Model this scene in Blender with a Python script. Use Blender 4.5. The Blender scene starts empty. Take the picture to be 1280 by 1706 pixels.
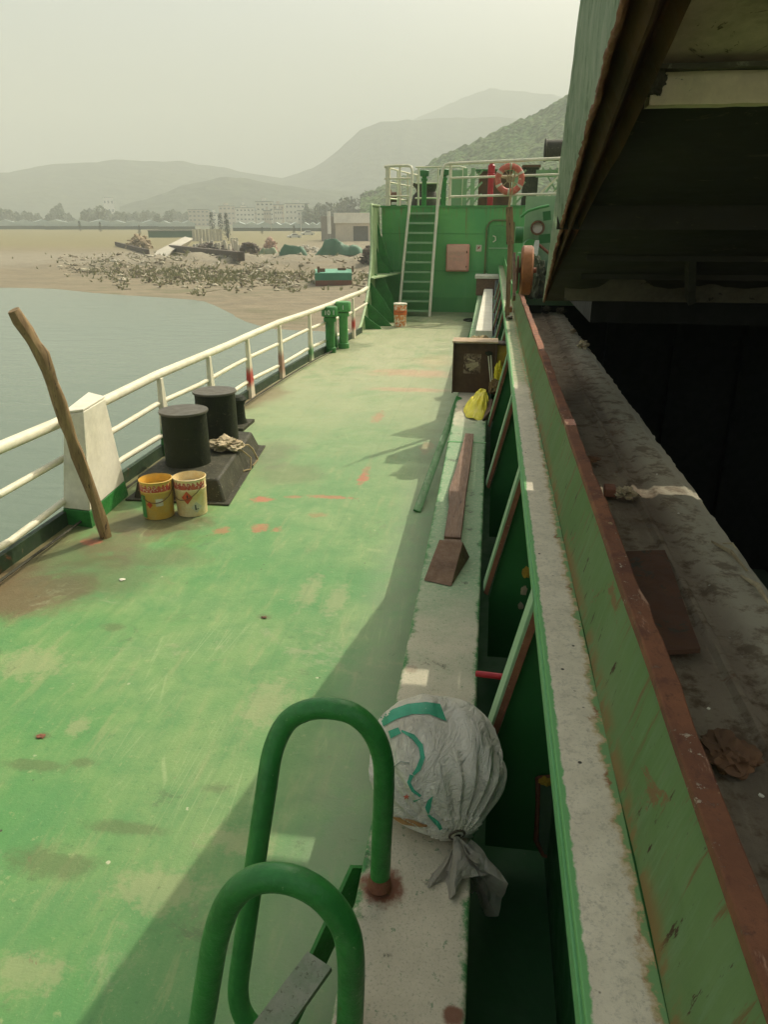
import bpy, bmesh, math, random
from math import sin, cos, pi, radians as rad
from mathutils import Vector as V, Matrix, noise as mn
from mathutils.bvhtree import BVHTree
random.seed(7)
S = bpy.context.scene
C = S.collection
# ------------------------------------------------------------ camera
F, HC = 1232.0, 2.6
PITCH, YAW = math.atan(488 / F), math.atan(182 / math.hypot(488, F))
fw = V((-sin(YAW) * cos(PITCH), cos(YAW) * cos(PITCH), -sin(PITCH)))
rt = V((cos(YAW), sin(YAW), 0)); up = rt.cross(fw)
cd = bpy.data.cameras.new('camera'); cam = bpy.data.objects.new('camera', cd); C.objects.link(cam)
cam.matrix_world = Matrix(((rt.x, up.x, -fw.x, 0), (rt.y, up.y, -fw.y, 0), (rt.z, up.z, -fw.z, HC), (0, 0, 0, 1)))
cd.sensor_fit = 'HORIZONTAL'; cd.sensor_width = 36; cd.lens = 36 * F / 1280
cd.clip_start = 0.05; cd.clip_end = 9000
S.camera = cam
# ------------------------------------------------------------ sky, sun, exposure
SX, SY = 0.56, 0.85
SUN_AZ = math.atan2(SX, SY); SUN_EL = math.atan2(1, math.hypot(SX, SY))
w = bpy.data.worlds.new('World'); S.world = w; w.use_nodes = True
nt = w.node_tree; bg = nt.nodes['Background']; sk = nt.nodes.new('ShaderNodeTexSky')
sk.sky_type = 'NISHITA'; sk.sun_disc = False; sk.sun_elevation = SUN_EL; sk.sun_rotation = SUN_AZ
sk.dust_density = 8; sk.air_density = 1.0; sk.ozone_density = 0.3
mx = nt.nodes.new('ShaderNodeMixRGB'); mx.blend_type = 'MULTIPLY'; mx.inputs[0].default_value = 1
mx.inputs[2].default_value = (0.96, 1.0, 0.96, 1)
nt.links.new(sk.outputs[0], mx.inputs[1]); nt.links.new(mx.outputs[0], bg.inputs[0]); bg.inputs[1].default_value = 0.148
sd = bpy.data.lights.new('sun', 'SUN'); sd.energy = 3.7; sd.angle = rad(0.5); sd.color = (1, 0.93, 0.79)
so = bpy.data.objects.new('sun', sd); C.objects.link(so); so.rotation_euler = V((SX, SY, 1)).to_track_quat('Z', 'Y').to_euler()
S.view_settings.view_transform = 'Standard'; S.view_settings.look = 'None'; S.view_settings.exposure = 0.51; S.view_settings.gamma = 1
S.cycles.use_denoising = True; S.cycles.max_bounces = 6; S.cycles.volume_bounces = 1; S.cycles.caustics_reflective = False
HAZE = 0.00112

# pixel of the photo -> world point on a plane (used only to measure where things stand)
def ray(px, py): return (px - 640) * rt + (853 - py) * up + F * fw
def at(px, py, x=None, y=None, z=None):
    d = ray(px, py)
    t = x / d.x if x is not None else (y / d.y if y is not None else (z - HC) / d.z)
    return V((0, 0, HC)) + t * d
def shoot(px, py): return ray(px, py).normalized()

# ------------------------------------------------------------ node materials
class NT:
    def __init__(s, name, world=False):
        s.m = bpy.data.materials.new(name); s.m.use_nodes = True; s.t = s.m.node_tree; s.n = s.t.nodes
        s.b = s.n['Principled BSDF']; s.tc = s.n.new('ShaderNodeTexCoord'); s.o = s.tc.outputs['Object'] if not world else s.n.new('ShaderNodeNewGeometry').outputs['Position']
    def L(s, a, b):
        if hasattr(a, 'is_output') or hasattr(a, 'links'): s.t.links.new(a, b)
        else:
            if isinstance(a, tuple) and len(a) == 3 and b.type == 'RGBA': a = (*a, 1)
            b.default_value = a
    def add(s, ty, **k):
        n = s.n.new(ty)
        for q, v in k.items(): setattr(n, q, v)
        return n
    def noise(s, sc, det=5, ro=.55, vec=None, dist=0, col=False):
        n = s.add('ShaderNodeTexNoise'); n.inputs['Scale'].default_value = sc; n.inputs['Detail'].default_value = det
        n.inputs['Roughness'].default_value = ro; n.inputs['Distortion'].default_value = dist; s.L(vec or s.o, n.inputs['Vector'])
        return n.outputs['Color' if col else 'Fac']
    def voro(s, sc, vec=None, feat='F1'):
        n = s.add('ShaderNodeTexVoronoi', feature=feat); n.inputs['Scale'].default_value = sc; s.L(vec or s.o, n.inputs['Vector']); return n.outputs['Distance']
    def mp(s, sc=(1, 1, 1), rot=(0, 0, 0), loc=(0, 0, 0), vec=None):
        n = s.add('ShaderNodeMapping'); n.inputs['Scale'].default_value = sc; n.inputs['Rotation'].default_value = rot; n.inputs['Location'].default_value = loc
        s.L(vec or s.o, n.inputs['Vector']); return n.outputs[0]
    def rng(s, f, a, b, c=0., d=1., smooth=True):
        n = s.add('ShaderNodeMapRange', interpolation_type='SMOOTHSTEP' if smooth else 'LINEAR')
        s.L(f, n.inputs['Value'])
        for i, v in zip(('From Min', 'From Max', 'To Min', 'To Max'), (a, b, c, d)): n.inputs[i].default_value = v
        return n.outputs[0]
    def math(s, op, a, b=0.):
        n = s.add('ShaderNodeMath', operation=op); s.L(a, n.inputs[0]); s.L(b, n.inputs[1]); return n.outputs[0]
    def mix(s, f, a, b, bt='MIX'):
        n = s.add('ShaderNodeMixRGB', blend_type=bt); s.L(f, n.inputs[0]); s.L(a, n.inputs[1]); s.L(b, n.inputs[2]); return n.outputs[0]
    def xyz(s, vec=None):
        n = s.add('ShaderNodeSeparateXYZ'); s.L(vec or s.o, n.inputs[0]); return n.outputs
    def blob(s, c, r, amt=1., ns=None, soft=.55):
        # an elliptical stain at c=(x,y) of radii r, edge broken by noise
        v = s.mp(loc=(-c[0] / r[0], -c[1] / r[1], 0), sc=(1 / r[0], 1 / r[1], 0))
        n = s.add('ShaderNodeVectorMath', operation='LENGTH'); s.L(v, n.inputs[0])
        d = n.outputs['Value']
        if ns is not None: d = s.math('ADD', d, ns)
        return s.rng(d, 1.0, soft - .15, 0, amt)
    def bump(s, h, st, dist=.01):
        n = s.add('ShaderNodeBump'); n.inputs['Strength'].default_value = st; n.inputs['Distance'].default_value = dist
        s.L(h, n.inputs['Height']); s.L(n.outputs[0], s.b.inputs['Normal'])
    def done(s, col, rough=.6, metal=0., spec=.4):
        s.L(col, s.b.inputs['Base Color']); s.L(rough, s.b.inputs['Roughness']); s.b.inputs['Metallic'].default_value = metal
        s.b.inputs['Specular IOR Level'].default_value = spec; return s.m

def M(name, c, c2=None, sc=3., wear=None, wa=.62, ws=14., rust=0., rs=2.5, rough=.55, bump=.15, bs=40., spec=.4, stretch=(1, 1, 1), rc=(.13, .045, .018), metal=0.):
    t = NT(name); oi = t.add('ShaderNodeObjectInfo'); va = t.add('ShaderNodeVectorMath', operation='ADD')
    m = t.mp(sc=stretch); t.L(m, va.inputs[0]); mm = t.add('ShaderNodeMath', operation='MULTIPLY'); t.L(oi.outputs['Random'], mm.inputs[0]); mm.inputs[1].default_value = 37.
    t.L(mm.outputs[0], va.inputs[1]); o = va.outputs[0]
    col = t.mix(t.rng(t.noise(sc, 6, .6, o), .3, .7), c, c2 or tuple(x * .78 for x in c))
    col = t.mix(t.rng(t.noise(sc * 9, 6, .7, o), .35, .75, 0, .35), col, tuple(min(1, x * 1.3) for x in c))
    col = t.mix(t.rng(t.noise(sc * .6, 8, .75, o, 1.), .45, .8, 0, .4), col, tuple(x * .45 for x in c))
    if wear: col = t.mix(t.rng(t.noise(ws, 8, .75, o, .6), wa, wa + .035), col, wear)
    if rust:
        r = t.rng(t.noise(rs, 9, .72, o, .8), .72 - rust * .3, .80 - rust * .3)
        rcl = t.mix(t.noise(rs * 12, 4, .7, o), tuple(x * .5 for x in rc), (rc[0] * 2.2, rc[1] * 2.2, rc[2] * 1.8)); col = t.mix(r, col, rcl)
    t.bump(t.math('ADD', t.noise(bs, 5, .65, o), t.math('MULTIPLY', t.noise(bs * .15, 4, .6, o), 2.)), bump, .006)
    return t.done(col, t.rng(t.noise(sc * 4, 4, .6, o), .3, .7, rough - .1, rough + .12), metal, spec)

GRN = (.085, .30, .08); GRNP = (.13, .31, .13); CRM = (.72, .68, .50); RUST = (.13, .045, .018)
MT = {}
MT['green'] = M('green_paint', GRN, (.06, .24, .06), 2.2, (.28, .36, .2), .70, 20, rust=.22, rough=.5)
MT['green_clean'] = M('green_gloss', (.035, .21, .04), (.018, .13, .022), 5, (.24, .38, .19), .64, 30, rust=.20, rs=7, rough=.40, bump=.8, bs=22)
MT['green_pale'] = M('green_faded', (.23, .38, .19), (.28, .42, .24), 2.5, (.38, .42, .3), .66, 16, rust=.25, rough=.6)
MT['green_dark'] = M('green_deep', (.02, .12, .025), (.03, .15, .035), 2.5, (.10, .20, .08), .72, 16, rust=.18, rough=.5)
MT['cream'] = M('cream_paint', CRM, (.62, .57, .40), 1.5, (.35, .25, .12), .71, 18, rust=.16, rough=.5)
MT['white'] = M('old_white_paint', (.74, .70, .56), (.62, .58, .44), 2, (.30, .24, .14), .74, 14, rust=.1, rough=.55)
MT['rust'] = M('rusty_steel', (.24, .095, .045), (.17, .06, .035), 6, (.42, .22, .13), .62, 30, rough=.75, bump=.5, bs=60)
MT['rust_dark'] = M('dark_rust', (.10, .055, .028), (.19, .09, .04), 3, (.30, .17, .08), .63, 12, rough=.8, bump=.6, bs=25)
MT['black'] = M('bitumen_black', (.014, .016, .008), (.024, .030, .012), 4, (.07, .06, .035), .60, 26, rust=.2, rs=4, rough=.62, bump=.8, spec=.15)
MT['plinth'] = M('dirty_black_steel', (.035, .034, .020), (.065, .062, .038), 5, (.26, .24, .16), .60, 30, rust=.28, rough=.65, bump=.8, spec=.2)
MT['shade_black'] = M('shade_black_steel', (.007, .007, .005), (.012, .012, .008), 2, (.025, .022, .014), .64, 6, rough=.85, bump=.6, bs=8)  # near-black colour stands in for the darkness inside hold and throat
MT['grime'] = M('grimy_concrete', (.12, .105, .06), (.07, .06, .035), 1.6, (.22, .2, .13), .6, 5, rough=.85, bump=.8, bs=14)
MT['beamgrey'] = M('pale_dirty_beam', (.80, .64, .42), (.68, .53, .34), 2, (.06, .045, .025), .6, 4, rough=.8, bump=.7, bs=12)
MT['wood'] = M('weathered_wood', (.30, .20, .09), (.17, .10, .045), 3, (.07, .04, .02), .58, 4, rough=.75, bump=1., bs=26, stretch=(6, 6, .8))
MT['wood_red'] = M('red_brown_wood', (.19, .105, .055), (.11, .058, .03), 3, (.04, .02, .012), .60, 6, rough=.65, bump=.5, bs=26, stretch=(7, .8, 7))
MT['wedge'] = M('worn_wood_block', (.19, .11, .06), (.12, .065, .035), 8, (.3, .2, .12), .62, 40, rough=.7, bump=.6)
MT['orange'] = M('orange_brown_steel', (.30, .11, .025), (.18, .06, .018), 5, (.4, .2, .08), .66, 20, rough=.6, bump=.3)
MT['bucket'] = M('yellow_pail', (.62, .36, .05), (.55, .40, .12), 7, (.45, .12, .03), .64, 14, rust=.18, rs=8, rough=.42)
MT['bucket2'] = M('pale_yellow_pail', (.74, .62, .36), (.68, .46, .16), 7, (.5, .42, .25), .64, 14, rust=.12, rs=8, rough=.42)
MT['bucket3'] = M('spattered_pail', (.80, .36, .14), (.66, .17, .04), 5, (.85, .75, .6), .50, 12, rust=.2, rs=9, rough=.5)
MT['yel_in'] = M('yellow_paint_inside', (.72, .50, .06), (.6, .36, .05), 10, rough=.4)
MT['wht_in'] = M('pale_paint_inside', (.55, .52, .38), (.42, .38, .26), 12, (.3, .12, .06), .68, 20, rough=.5)
MT['redlab'] = M('red_label', (.42, .05, .03), (.5, .12, .06), 25, (.7, .55, .4), .55, 50, rough=.5)
MT['orlab'] = M('orange_label', (.58, .10, .03), (.5, .07, .02), 15, rough=.5, bump=.02)
MT['whlab'] = M('white_label', (.62, .58, .42), (.5, .45, .3), 15, rough=.5, bump=.02)
MT['inklab'] = M('black_ink', (.03, .03, .02), rough=.6, bump=.02)
MT['pink'] = M('pink_box_paint', (.62, .26, .18), (.68, .33, .24), 2, (.7, .5, .38), .7, 10, rough=.5)
MT['pinktext'] = M('pale_text', (.66, .42, .30), rough=.6, bump=.02)
MT['redpaint'] = M('red_paint', (.42, .012, .02), (.32, .012, .016), 5, (.5, .2, .15), .7, 20, rough=.45)
MT['ringred'] = M('life_ring_red', (.52, .10, .06), (.6, .17, .10), 8, (.7, .5, .35), .58, 10, rough=.6)
MT['rope'] = M('rope', (.42, .33, .17), (.3, .22, .1), 12, rough=.9, bump=.8, bs=120)
MT['cloth'] = M('dirty_cloth', (.5, .42, .26), (.3, .22, .12), 6, (.12, .08, .05), .62, 14, rough=.9, bump=.5)
MT['whcloth'] = M('white_cloth', (.7, .72, .66), (.5, .5, .42), 6, rough=.9)
MT['yellow'] = M('yellow_plastic', (.72, .62, .035), (.6, .5, .03), 8, (.25, .2, .03), .68, 14, rough=.5)
MT['ylbox'] = M('yellow_box_inside', (.50, .32, .03), (.36, .2, .03), 6, (.2, .12, .03), .62, 12, rust=.2, rough=.6)
MT['brownbox'] = M('brown_rusted_sheet', (.085, .042, .014), (.055, .024, .01), 5, (.16, .09, .04), .64, 20, rough=.6, bump=.3)
MT['pipe'] = M('blue_grey_pipe', (.16, .19, .19), (.10, .12, .12), 6, rough=.45)
MT['glass'] = M('dark_glass', (.05, .06, .06), rough=.15, bump=0)
MT['paper'] = M('torn_paper', (.30, .22, .14), (.12, .07, .03), 9, (.07, .04, .02), .5, 14, rough=.8)

# ------------------------------------------------------------ mesh helpers
class MB:
    def __init__(s): s.b = bmesh.new()
    def quadbox(s, p):       # 8 corners, bottom ring then top ring
        v = [s.b.verts.new(q) for q in p]
        for f in ((3, 2, 1, 0), (4, 5, 6, 7), (0, 1, 5, 4), (1, 2, 6, 5), (2, 3, 7, 6), (3, 0, 4, 7)): s.b.faces.new([v[i] for i in f])
        return s
    def box(s, x0, x1, y0, y1, z0, z1):
        return s.quadbox([(x0, y0, z0), (x1, y0, z0), (x1, y1, z0), (x0, y1, z0), (x0, y0, z1), (x1, y0, z1), (x1, y1, z1), (x0, y1, z1)])
    def obox(s, c, size, rz=0, rx=0, ry=0):
        m = Matrix.Translation(V(c)) @ Matrix.Rotation(rz, 4, 'Z') @ Matrix.Rotation(rx, 4, 'X') @ Matrix.Rotation(ry, 4, 'Y')
        a, b, c2 = (q / 2 for q in size)
        return s.quadbox([m @ V(q) for q in ((-a, -b, -c2), (a, -b, -c2), (a, b, -c2), (-a, b, -c2), (-a, -b, c2), (a, -b, c2), (a, b, c2), (-a, b, c2))])
    def beam(s, p, q, wd, ht, upv=(0, 0, 1), w2=None, h2=None):
        p, q = V(p), V(q); d = (q - p).normalized(); u = V(upv); sd_ = d.cross(u).normalized(); u = sd_.cross(d)
        w2 = wd if w2 is None else w2; h2 = ht if h2 is None else h2
        c = []
        for o, a, b in ((p, wd, ht), (q, w2, h2)):
            c += [o + sd_ * (i * a / 2) + u * (j * b / 2) for i, j in ((-1, -1), (1, -1), (1, 1), (-1, 1))]
        return s.quadbox(c)
    def tube(s, pts, r, n=12, cap=True, jit=0.):
        pts = [V(p) for p in pts]; rs = r if isinstance(r, (list, tuple)) else [r] * len(pts)
        t0 = (pts[1] - pts[0]).normalized(); a = V((0, 0, 1)) if abs(t0.z) < .9 else V((1, 0, 0)); u = t0.cross(a).normalized(); prev = None
        for i, p in enumerate(pts):
            t = ((pts[min(i + 1, len(pts) - 1)] - pts[max(i - 1, 0)])).normalized()
            u = (u - t * u.dot(t)).normalized(); v = t.cross(u)
            ring = [s.b.verts.new(p + (u * cos(2 * pi * k / n) + v * sin(2 * pi * k / n)) * rs[i] * (1 + jit * random.uniform(-1, 1))) for k in range(n)]
            if prev:
                for k in range(n): s.b.faces.new((prev[k], prev[(k + 1) % n], ring[(k + 1) % n], ring[k]))
            elif cap: s.b.faces.new(ring[::-1])
            prev = ring
        if cap: s.b.faces.new(prev)
        return s
    def lathe(s, prof, c=(0, 0, 0), n=32, axis='Z', cap=False):
        rings = []
        for r, z in prof:
            rg = []
            for k in range(n):
                a = 2 * pi * k / n; q = (r * cos(a), r * sin(a), z)
                if axis == 'X': q = (z, q[0], q[1])
                if axis == 'Y': q = (q[0], z, q[1])
                rg.append(s.b.verts.new(V(c) + V(q)))
            rings.append(rg)
        for a, b in zip(rings, rings[1:]):
            for k in range(n): s.b.faces.new((a[k], a[(k + 1) % n], b[(k + 1) % n], b[k]))
        if cap: s.b.faces.new(rings[0][::-1]); s.b.faces.new(rings[-1])
        return s
    def prism(s, pts, ext):      # polygon extruded by vector
        e = V(ext); a = [s.b.verts.new(V(p)) for p in pts]; b = [s.b.verts.new(V(p) + e) for p in pts]
        s.b.faces.new(a[::-1]); s.b.faces.new(b); n = len(a)
        for k in range(n): s.b.faces.new((a[k], a[(k + 1) % n], b[(k + 1) % n], b[k]))
        return s
    def grid(s, fn, nu, nv):
        g = [[s.b.verts.new(fn(i / nu, j / nv)) for j in range(nv + 1)] for i in range(nu + 1)]
        for i in range(nu):
            for j in range(nv): s.b.faces.new((g[i][j], g[i + 1][j], g[i + 1][j + 1], g[i][j + 1]))
        return s
    def rock(s, c, r, sq=.6):
        bm2 = bmesh.ops.create_icosphere(s.b, subdivisions=1, radius=1)['verts']
        R_ = Matrix.Rotation(random.uniform(0, 6), 3, 'Z')
        sx, sy = random.uniform(.6, 1.4), random.uniform(.6, 1.4)
        for v in bm2: v.co = V(c) + R_ @ V((v.co.x * r * sx * random.uniform(.7, 1.2), v.co.y * r * sy * random.uniform(.7, 1.2), v.co.z * r * sq * random.uniform(.7, 1.2)))
        return s
    def subdiv(s, cuts, amp=0, sc=5.):
        bmesh.ops.subdivide_edges(s.b, edges=s.b.edges[:], cuts=cuts, use_grid_fill=True)
        if amp:
            for v in s.b.verts: v.co += mn.noise_vector(v.co * sc) * amp
        return s
    def build(s, name, mat, parent=None, loc=None, smooth=True, bevel=0., seg=2):
        bmesh.ops.recalc_face_normals(s.b, faces=s.b.faces[:])
        off = V((0, 0, 0)); pp = parent
        while pp is not None: off += pp.location; pp = pp.parent
        if loc is not None: off += V(loc)
        if off.length: bmesh.ops.translate(s.b, verts=s.b.verts[:], vec=-off)
        me = bpy.data.meshes.new(name); s.b.to_mesh(me); s.b.free()
        o = bpy.data.objects.new(name, me); C.objects.link(o)
        for mm in (mat if isinstance(mat, list) else [mat]): me.materials.append(mm)
        if loc is not None: o.location = loc
        if parent is not None: o.parent = parent
        if smooth:
            for p in me.polygons: p.use_smooth = True
            me.set_sharp_from_angle(angle=rad(38))
        if bevel:
            md = o.modifiers.new('edge', 'BEVEL'); md.width = bevel; md.segments = seg; md.limit_method = 'ANGLE'; md.angle_limit = rad(40)
        return o
def tag(o, label, cat, group=None):
    o['label'] = label; o['category'] = cat
    if group: o['group'] = group
    return o
def thing(name, label, cat, loc=(0, 0, 0), group=None):
    o = bpy.data.objects.new(name, None); C.objects.link(o); o.location = loc; o.empty_display_size = .1
    return tag(o, label, cat, group)
def struct(o, kind='structure'): o['kind'] = kind; return o
def copy_tree(o, parent=None):
    c = o.copy(); C.objects.link(c); c.parent = parent
    for ch in list(o.children): copy_tree(ch, c)
    return c
def text(s, size, mat, name, parent, mtx):
    cu = bpy.data.curves.new(name, 'FONT'); cu.body = s; cu.size = size; cu.extrude = .0015; cu.align_x = 'CENTER'; cu.align_y = 'CENTER'
    to = bpy.data.objects.new(name, cu); C.objects.link(to); dg = bpy.context.evaluated_depsgraph_get(); dg.update()
    me = bpy.data.meshes.new_from_object(to.evaluated_get(dg)); bpy.data.objects.remove(to)
    me.transform(mtx); off = parent.location; pp = parent.parent
    off = V(off)
    while pp is not None: off += pp.location; pp = pp.parent
    me.transform(Matrix.Translation(-off)); me.materials.clear(); me.materials.append(mat)
    o = bpy.data.objects.new(name, me); C.objects.link(o); o.parent = parent; return o

# ================================================================= SETTING
# ---- deck
def deck_edge(y):
    P = ((-5, -3.78), (8, -3.78), (11, -3.70), (12.6, -3.62), (14.4, -3.50), (15.5, -3.36), (17, -3.22), (18.3, -3.12), (22.9, -3.16), (30, -2.6))
    for (a, b), (c, d) in zip(P, P[1:]):
        if y <= c: return b + (d - b) * max(0, (y - a)) / (c - a)
    return P[-1][1]
def mk_deck_mat():
    t = NT('deck_paint'); o = t.o
    X = t.xyz(); n1 = t.noise(.9, 7, .62, o); n2 = t.noise(3.2, 8, .68, o, .5); n3 = t.noise(14, 8, .75, o); n4 = t.noise(60, 5, .7, o)
    fl = t.mp(sc=(5, .7, 1), rot=(0, 0, rad(38))); st = t.noise(2.2, 7, .7, fl); fl2 = t.mp(sc=(9, .8, 1), rot=(0, 0, rad(-24))); st2 = t.noise(2.5, 7, .7, fl2)
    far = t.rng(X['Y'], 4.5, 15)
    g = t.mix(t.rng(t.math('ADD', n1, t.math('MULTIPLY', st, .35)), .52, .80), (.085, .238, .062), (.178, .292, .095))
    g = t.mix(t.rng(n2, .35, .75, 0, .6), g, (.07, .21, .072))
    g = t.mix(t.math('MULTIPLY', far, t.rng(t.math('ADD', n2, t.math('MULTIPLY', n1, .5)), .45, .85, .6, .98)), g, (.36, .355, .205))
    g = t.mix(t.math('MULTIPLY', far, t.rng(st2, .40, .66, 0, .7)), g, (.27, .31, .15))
    g = t.mix(t.rng(st, .54, .66, 0, .4), g, (.25, .29, .12)); g = t.mix(t.rng(t.noise(.45, 7, .68, None, .5), .52, .66, 0, .55), g, (.075, .225, .065)); g = t.mix(t.rng(t.noise(1.6, 8, .75, None, .8), .60, .68, 0, .5), g, (.13, .16, .07))          # rubbed streaks
    g = t.mix(t.rng(st2, .60, .72, 0, .25), g, (.06, .20, .05))
    g = t.mix(t.rng(n3, .58, .68, 0, .55), g, (.31, .34, .15)); g = t.mix(t.rng(n3, .42, .34, 0, .45), g, (.045, .15, .04))
    g = t.mix(t.rng(n4, .60, .70, 0, .4), g, (.40, .41, .22)); g = t.mix(t.rng(n4, .40, .30, 0, .4), g, (.05, .12, .035))
    nsx = t.math('MULTIPLY', t.math('SUBTRACT', n2, .5), 1.5); nf = t.math('MULTIPLY', t.math('SUBTRACT', n3, .5), 3.2)
    nd = t.math('ADD', t.math('MULTIPLY', nf, .5), t.math('MULTIPLY', t.math('SUBTRACT', n1, .5), 4.))
    def B(px, py, r, col, amt=.8, ns=nsx):
        nonlocal g
        p = at(px, py, z=0); g = t.mix(t.blob((p.x, p.y), r, amt, ns), g, col)
    B(30, 985, (.75, .55), (.13, .075, .035), .85); B(90, 930, (.8, .6), (.10, .10, .045), .6); B(170, 965, (.6, .5), (.10, .11, .045), .55)
    B(250, 870, (.75, .5), (.13, .10, .05), .8); B(190, 905, (.45, .35), (.15, .10, .05), .6); B(260, 930, (.5, .3), (.10, .10, .04), .5)
    B(430, 660, (.55, 1.0), (.20, .14, .07), .65); B(480, 790, (.5, .5), (.13, .15, .06), .5); B(455, 755, (.35, .7), (.14, .14, .07), .5)
    for px, py, rx, ry, a in ((605, 797, .07, .22, .8), (437, 832, .13, .10, .75), (548, 828, .3, .06, .6), (432, 880, .10, .12, .6), (152, 903, .10, .10, .6), (370, 884, .1, .1, .5), (460, 882, .06, .08, .5), (490, 828, .12, .05, .5), (610, 785, .05, .3, .4), (530, 858, .12, .08, .3), (630, 695, .1, .4, .4), (712, 745, .1, .4, .4)):
        B(px, py, (rx, ry), (.45, .12, .07), a, nf)
    B(700, 622, (1.3, .45), (.46, .25, .15), .55); B(690, 650, (1.0, .22), (.46, .24, .15), .5); B(735, 600, (.7, .9), (.44, .34, .18), .5)
    for px, py, rx, ry in ((100, 1440, .22, .10), (360, 1312, .14, .09), (225, 1380, .25, .06), (60, 1275, .22, .05), (140, 1270, .1, .05), (440, 1028, .07, .05), (190, 1045, .1, .07), (70, 1225, .05, .03), (680, 538, .6, .8), (560, 575, .8, 1.2)):
        B(px, py, (rx, ry), (.10, .13, .045), .6, nd)
    for px, py, rx, ry in ((445, 1170, .16, .3), (515, 985, .1, .35), (50, 1105, .3, .22), (265, 1480, .25, .14), (40, 1620, .2, .1), (400, 1400, .2, .1), (130, 1210, .08, .1), (560, 1000, .1, .3)):
        B(px, py, (rx, ry), (.33, .32, .16), .45, nf)
    # greyer band of deck beside the duct
    g = t.mix(t.math('MULTIPLY', t.rng(X['X'], -.95, -.55), t.rng(n2, .35, .6, .2, .75)), g, (.22, .27, .15))
    # dirt along the deck edge
    ed = t.math('ADD', X['X'], t.math('MULTIPLY', n1, .5)); g = t.mix(t.rng(ed, -3.05, -3.45, 0, .75), g, (.17, .12, .06))
    g = t.mix(t.rng(t.noise(.8, 9, .78, t.mp(loc=(7, 3, 0)), .6), .57, .66, 0, .5), g, (.30, .31, .17)); g = t.mix(t.rng(t.noise(2.4, 9, .8, t.mp(loc=(2, 9, 0)), .8), .60, .67, 0, .55), g, (.085, .13, .05)); g = t.mix(t.rng(t.noise(6, 8, .8, t.mp(loc=(4, 1, 0)), .4), .64, .69, 0, .7), g, (.19, .13, .07))
    for cx in (-2.55, -1.25):
        g = t.mix(t.rng(t.math('ABSOLUTE', t.math('ADD', X['X'], -cx)), .012, .006, 0, .16), g, (.06, .16, .05))
    # scratches, chips
    for rz, sc in ((28, 1.1), (52, .8), (-20, .9)):
        v = t.voro(sc, t.mp(sc=(9, .35, 1), rot=(0, 0, rad(rz))), 'DISTANCE_TO_EDGE')
        g = t.mix(t.math('MULTIPLY', t.rng(v, .010, .002), t.rng(n1, .50, .64, 0, .38)), g, (.36, .42, .2))
    g = t.mix(t.math('MULTIPLY', t.rng(t.voro(5.5), .07, .045), t.rng(n3, .52, .6)), g, (.48, .47, .30))
    g = t.mix(t.math('MULTIPLY', t.rng(t.voro(9), .09, .06), t.rng(t.noise(3, 2), .58, .62)), g, (.05, .045, .02))
    t.bump(t.math('ADD', n3, t.math('MULTIPLY', n4, .8)), .5, .006)
    return t.done(g, t.rng(n2, .3, .7, .42, .68), 0, .45)
mb = MB()
ys = [-3 + .5 * i for i in range(60)]
ys = [y for y in ys if y <= 22.9] + [22.9]
a = [mb.b.verts.new((deck_edge(y), y, 0)) for y in ys]; b = [mb.b.verts.new((9, y, 0)) for y in ys]
c0 = [mb.b.verts.new((.55, y, 0)) for y in ys]
for i in range(len(ys) - 1): mb.b.faces.new((a[i], c0[i], c0[i + 1], a[i + 1]))
mb.b.verts.ensure_lookup_table()
for v in b: mb.b.verts.remove(v)
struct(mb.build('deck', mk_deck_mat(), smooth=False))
struct(MB().box(.04, .359, -2, 22.5, .0, .006).build('trough_floor', M('trough_dark_green', (.02, .10, .025), (.03, .11, .035), 3, (.10, .13, .06), .66, 14, rough=.7)))  # dark green sheet over the deck, makes the trough floor darker
mb = MB()   # shell of the hull under the deck
for i in range(len(ys) - 1):
    y0, y1 = ys[i], ys[i + 1]; x0, x1 = deck_edge(y0) - .02, deck_edge(y1) - .02
    v = [mb.b.verts.new(q) for q in ((x0, y0, -.01), (x1, y1, -.01), (x1 + .3, y1, -3.6), (x0 + .3, y0, -3.6))]; mb.b.faces.new(v)
mb.box(-3.4, 9.2, -3.05, -3.0, -3.6, -.02)
struct(mb.build('ship_hull', MT['green_dark']))
# hold: dark walls and floor
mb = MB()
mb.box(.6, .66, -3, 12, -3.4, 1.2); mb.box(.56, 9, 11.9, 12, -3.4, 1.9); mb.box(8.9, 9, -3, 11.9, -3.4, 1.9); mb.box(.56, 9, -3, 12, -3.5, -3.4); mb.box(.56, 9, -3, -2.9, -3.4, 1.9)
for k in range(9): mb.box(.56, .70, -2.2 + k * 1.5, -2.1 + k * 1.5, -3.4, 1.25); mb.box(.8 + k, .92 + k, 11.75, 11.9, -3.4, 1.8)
struct(mb.build('cargo_hold', MT['shade_black']))

# ---- water
t = NT('estuary_water'); nn = t.noise(.5, 5, .6, t.mp(sc=(.5, 1.4, 1), rot=(0, 0, .3))); n2 = t.noise(3.5, 4, .6, t.mp(sc=(.5, 1.2, 1)))
t.bump(t.math('ADD', nn, t.math('MULTIPLY', n2, .25)), .35, .12)
cw = t.mix(t.rng(t.noise(.04, 4), .35, .65), (.12, .165, .115), (.14, .18, .125))
wm = t.done(cw, .16, 0, .5); t.b.inputs['IOR'].default_value = 1.33
struct(MB().grid(lambda u, v: (-900 + 1300 * u, -300 + 600 * v, -2.85), 8, 8).build('water', wm, smooth=False))

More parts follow.
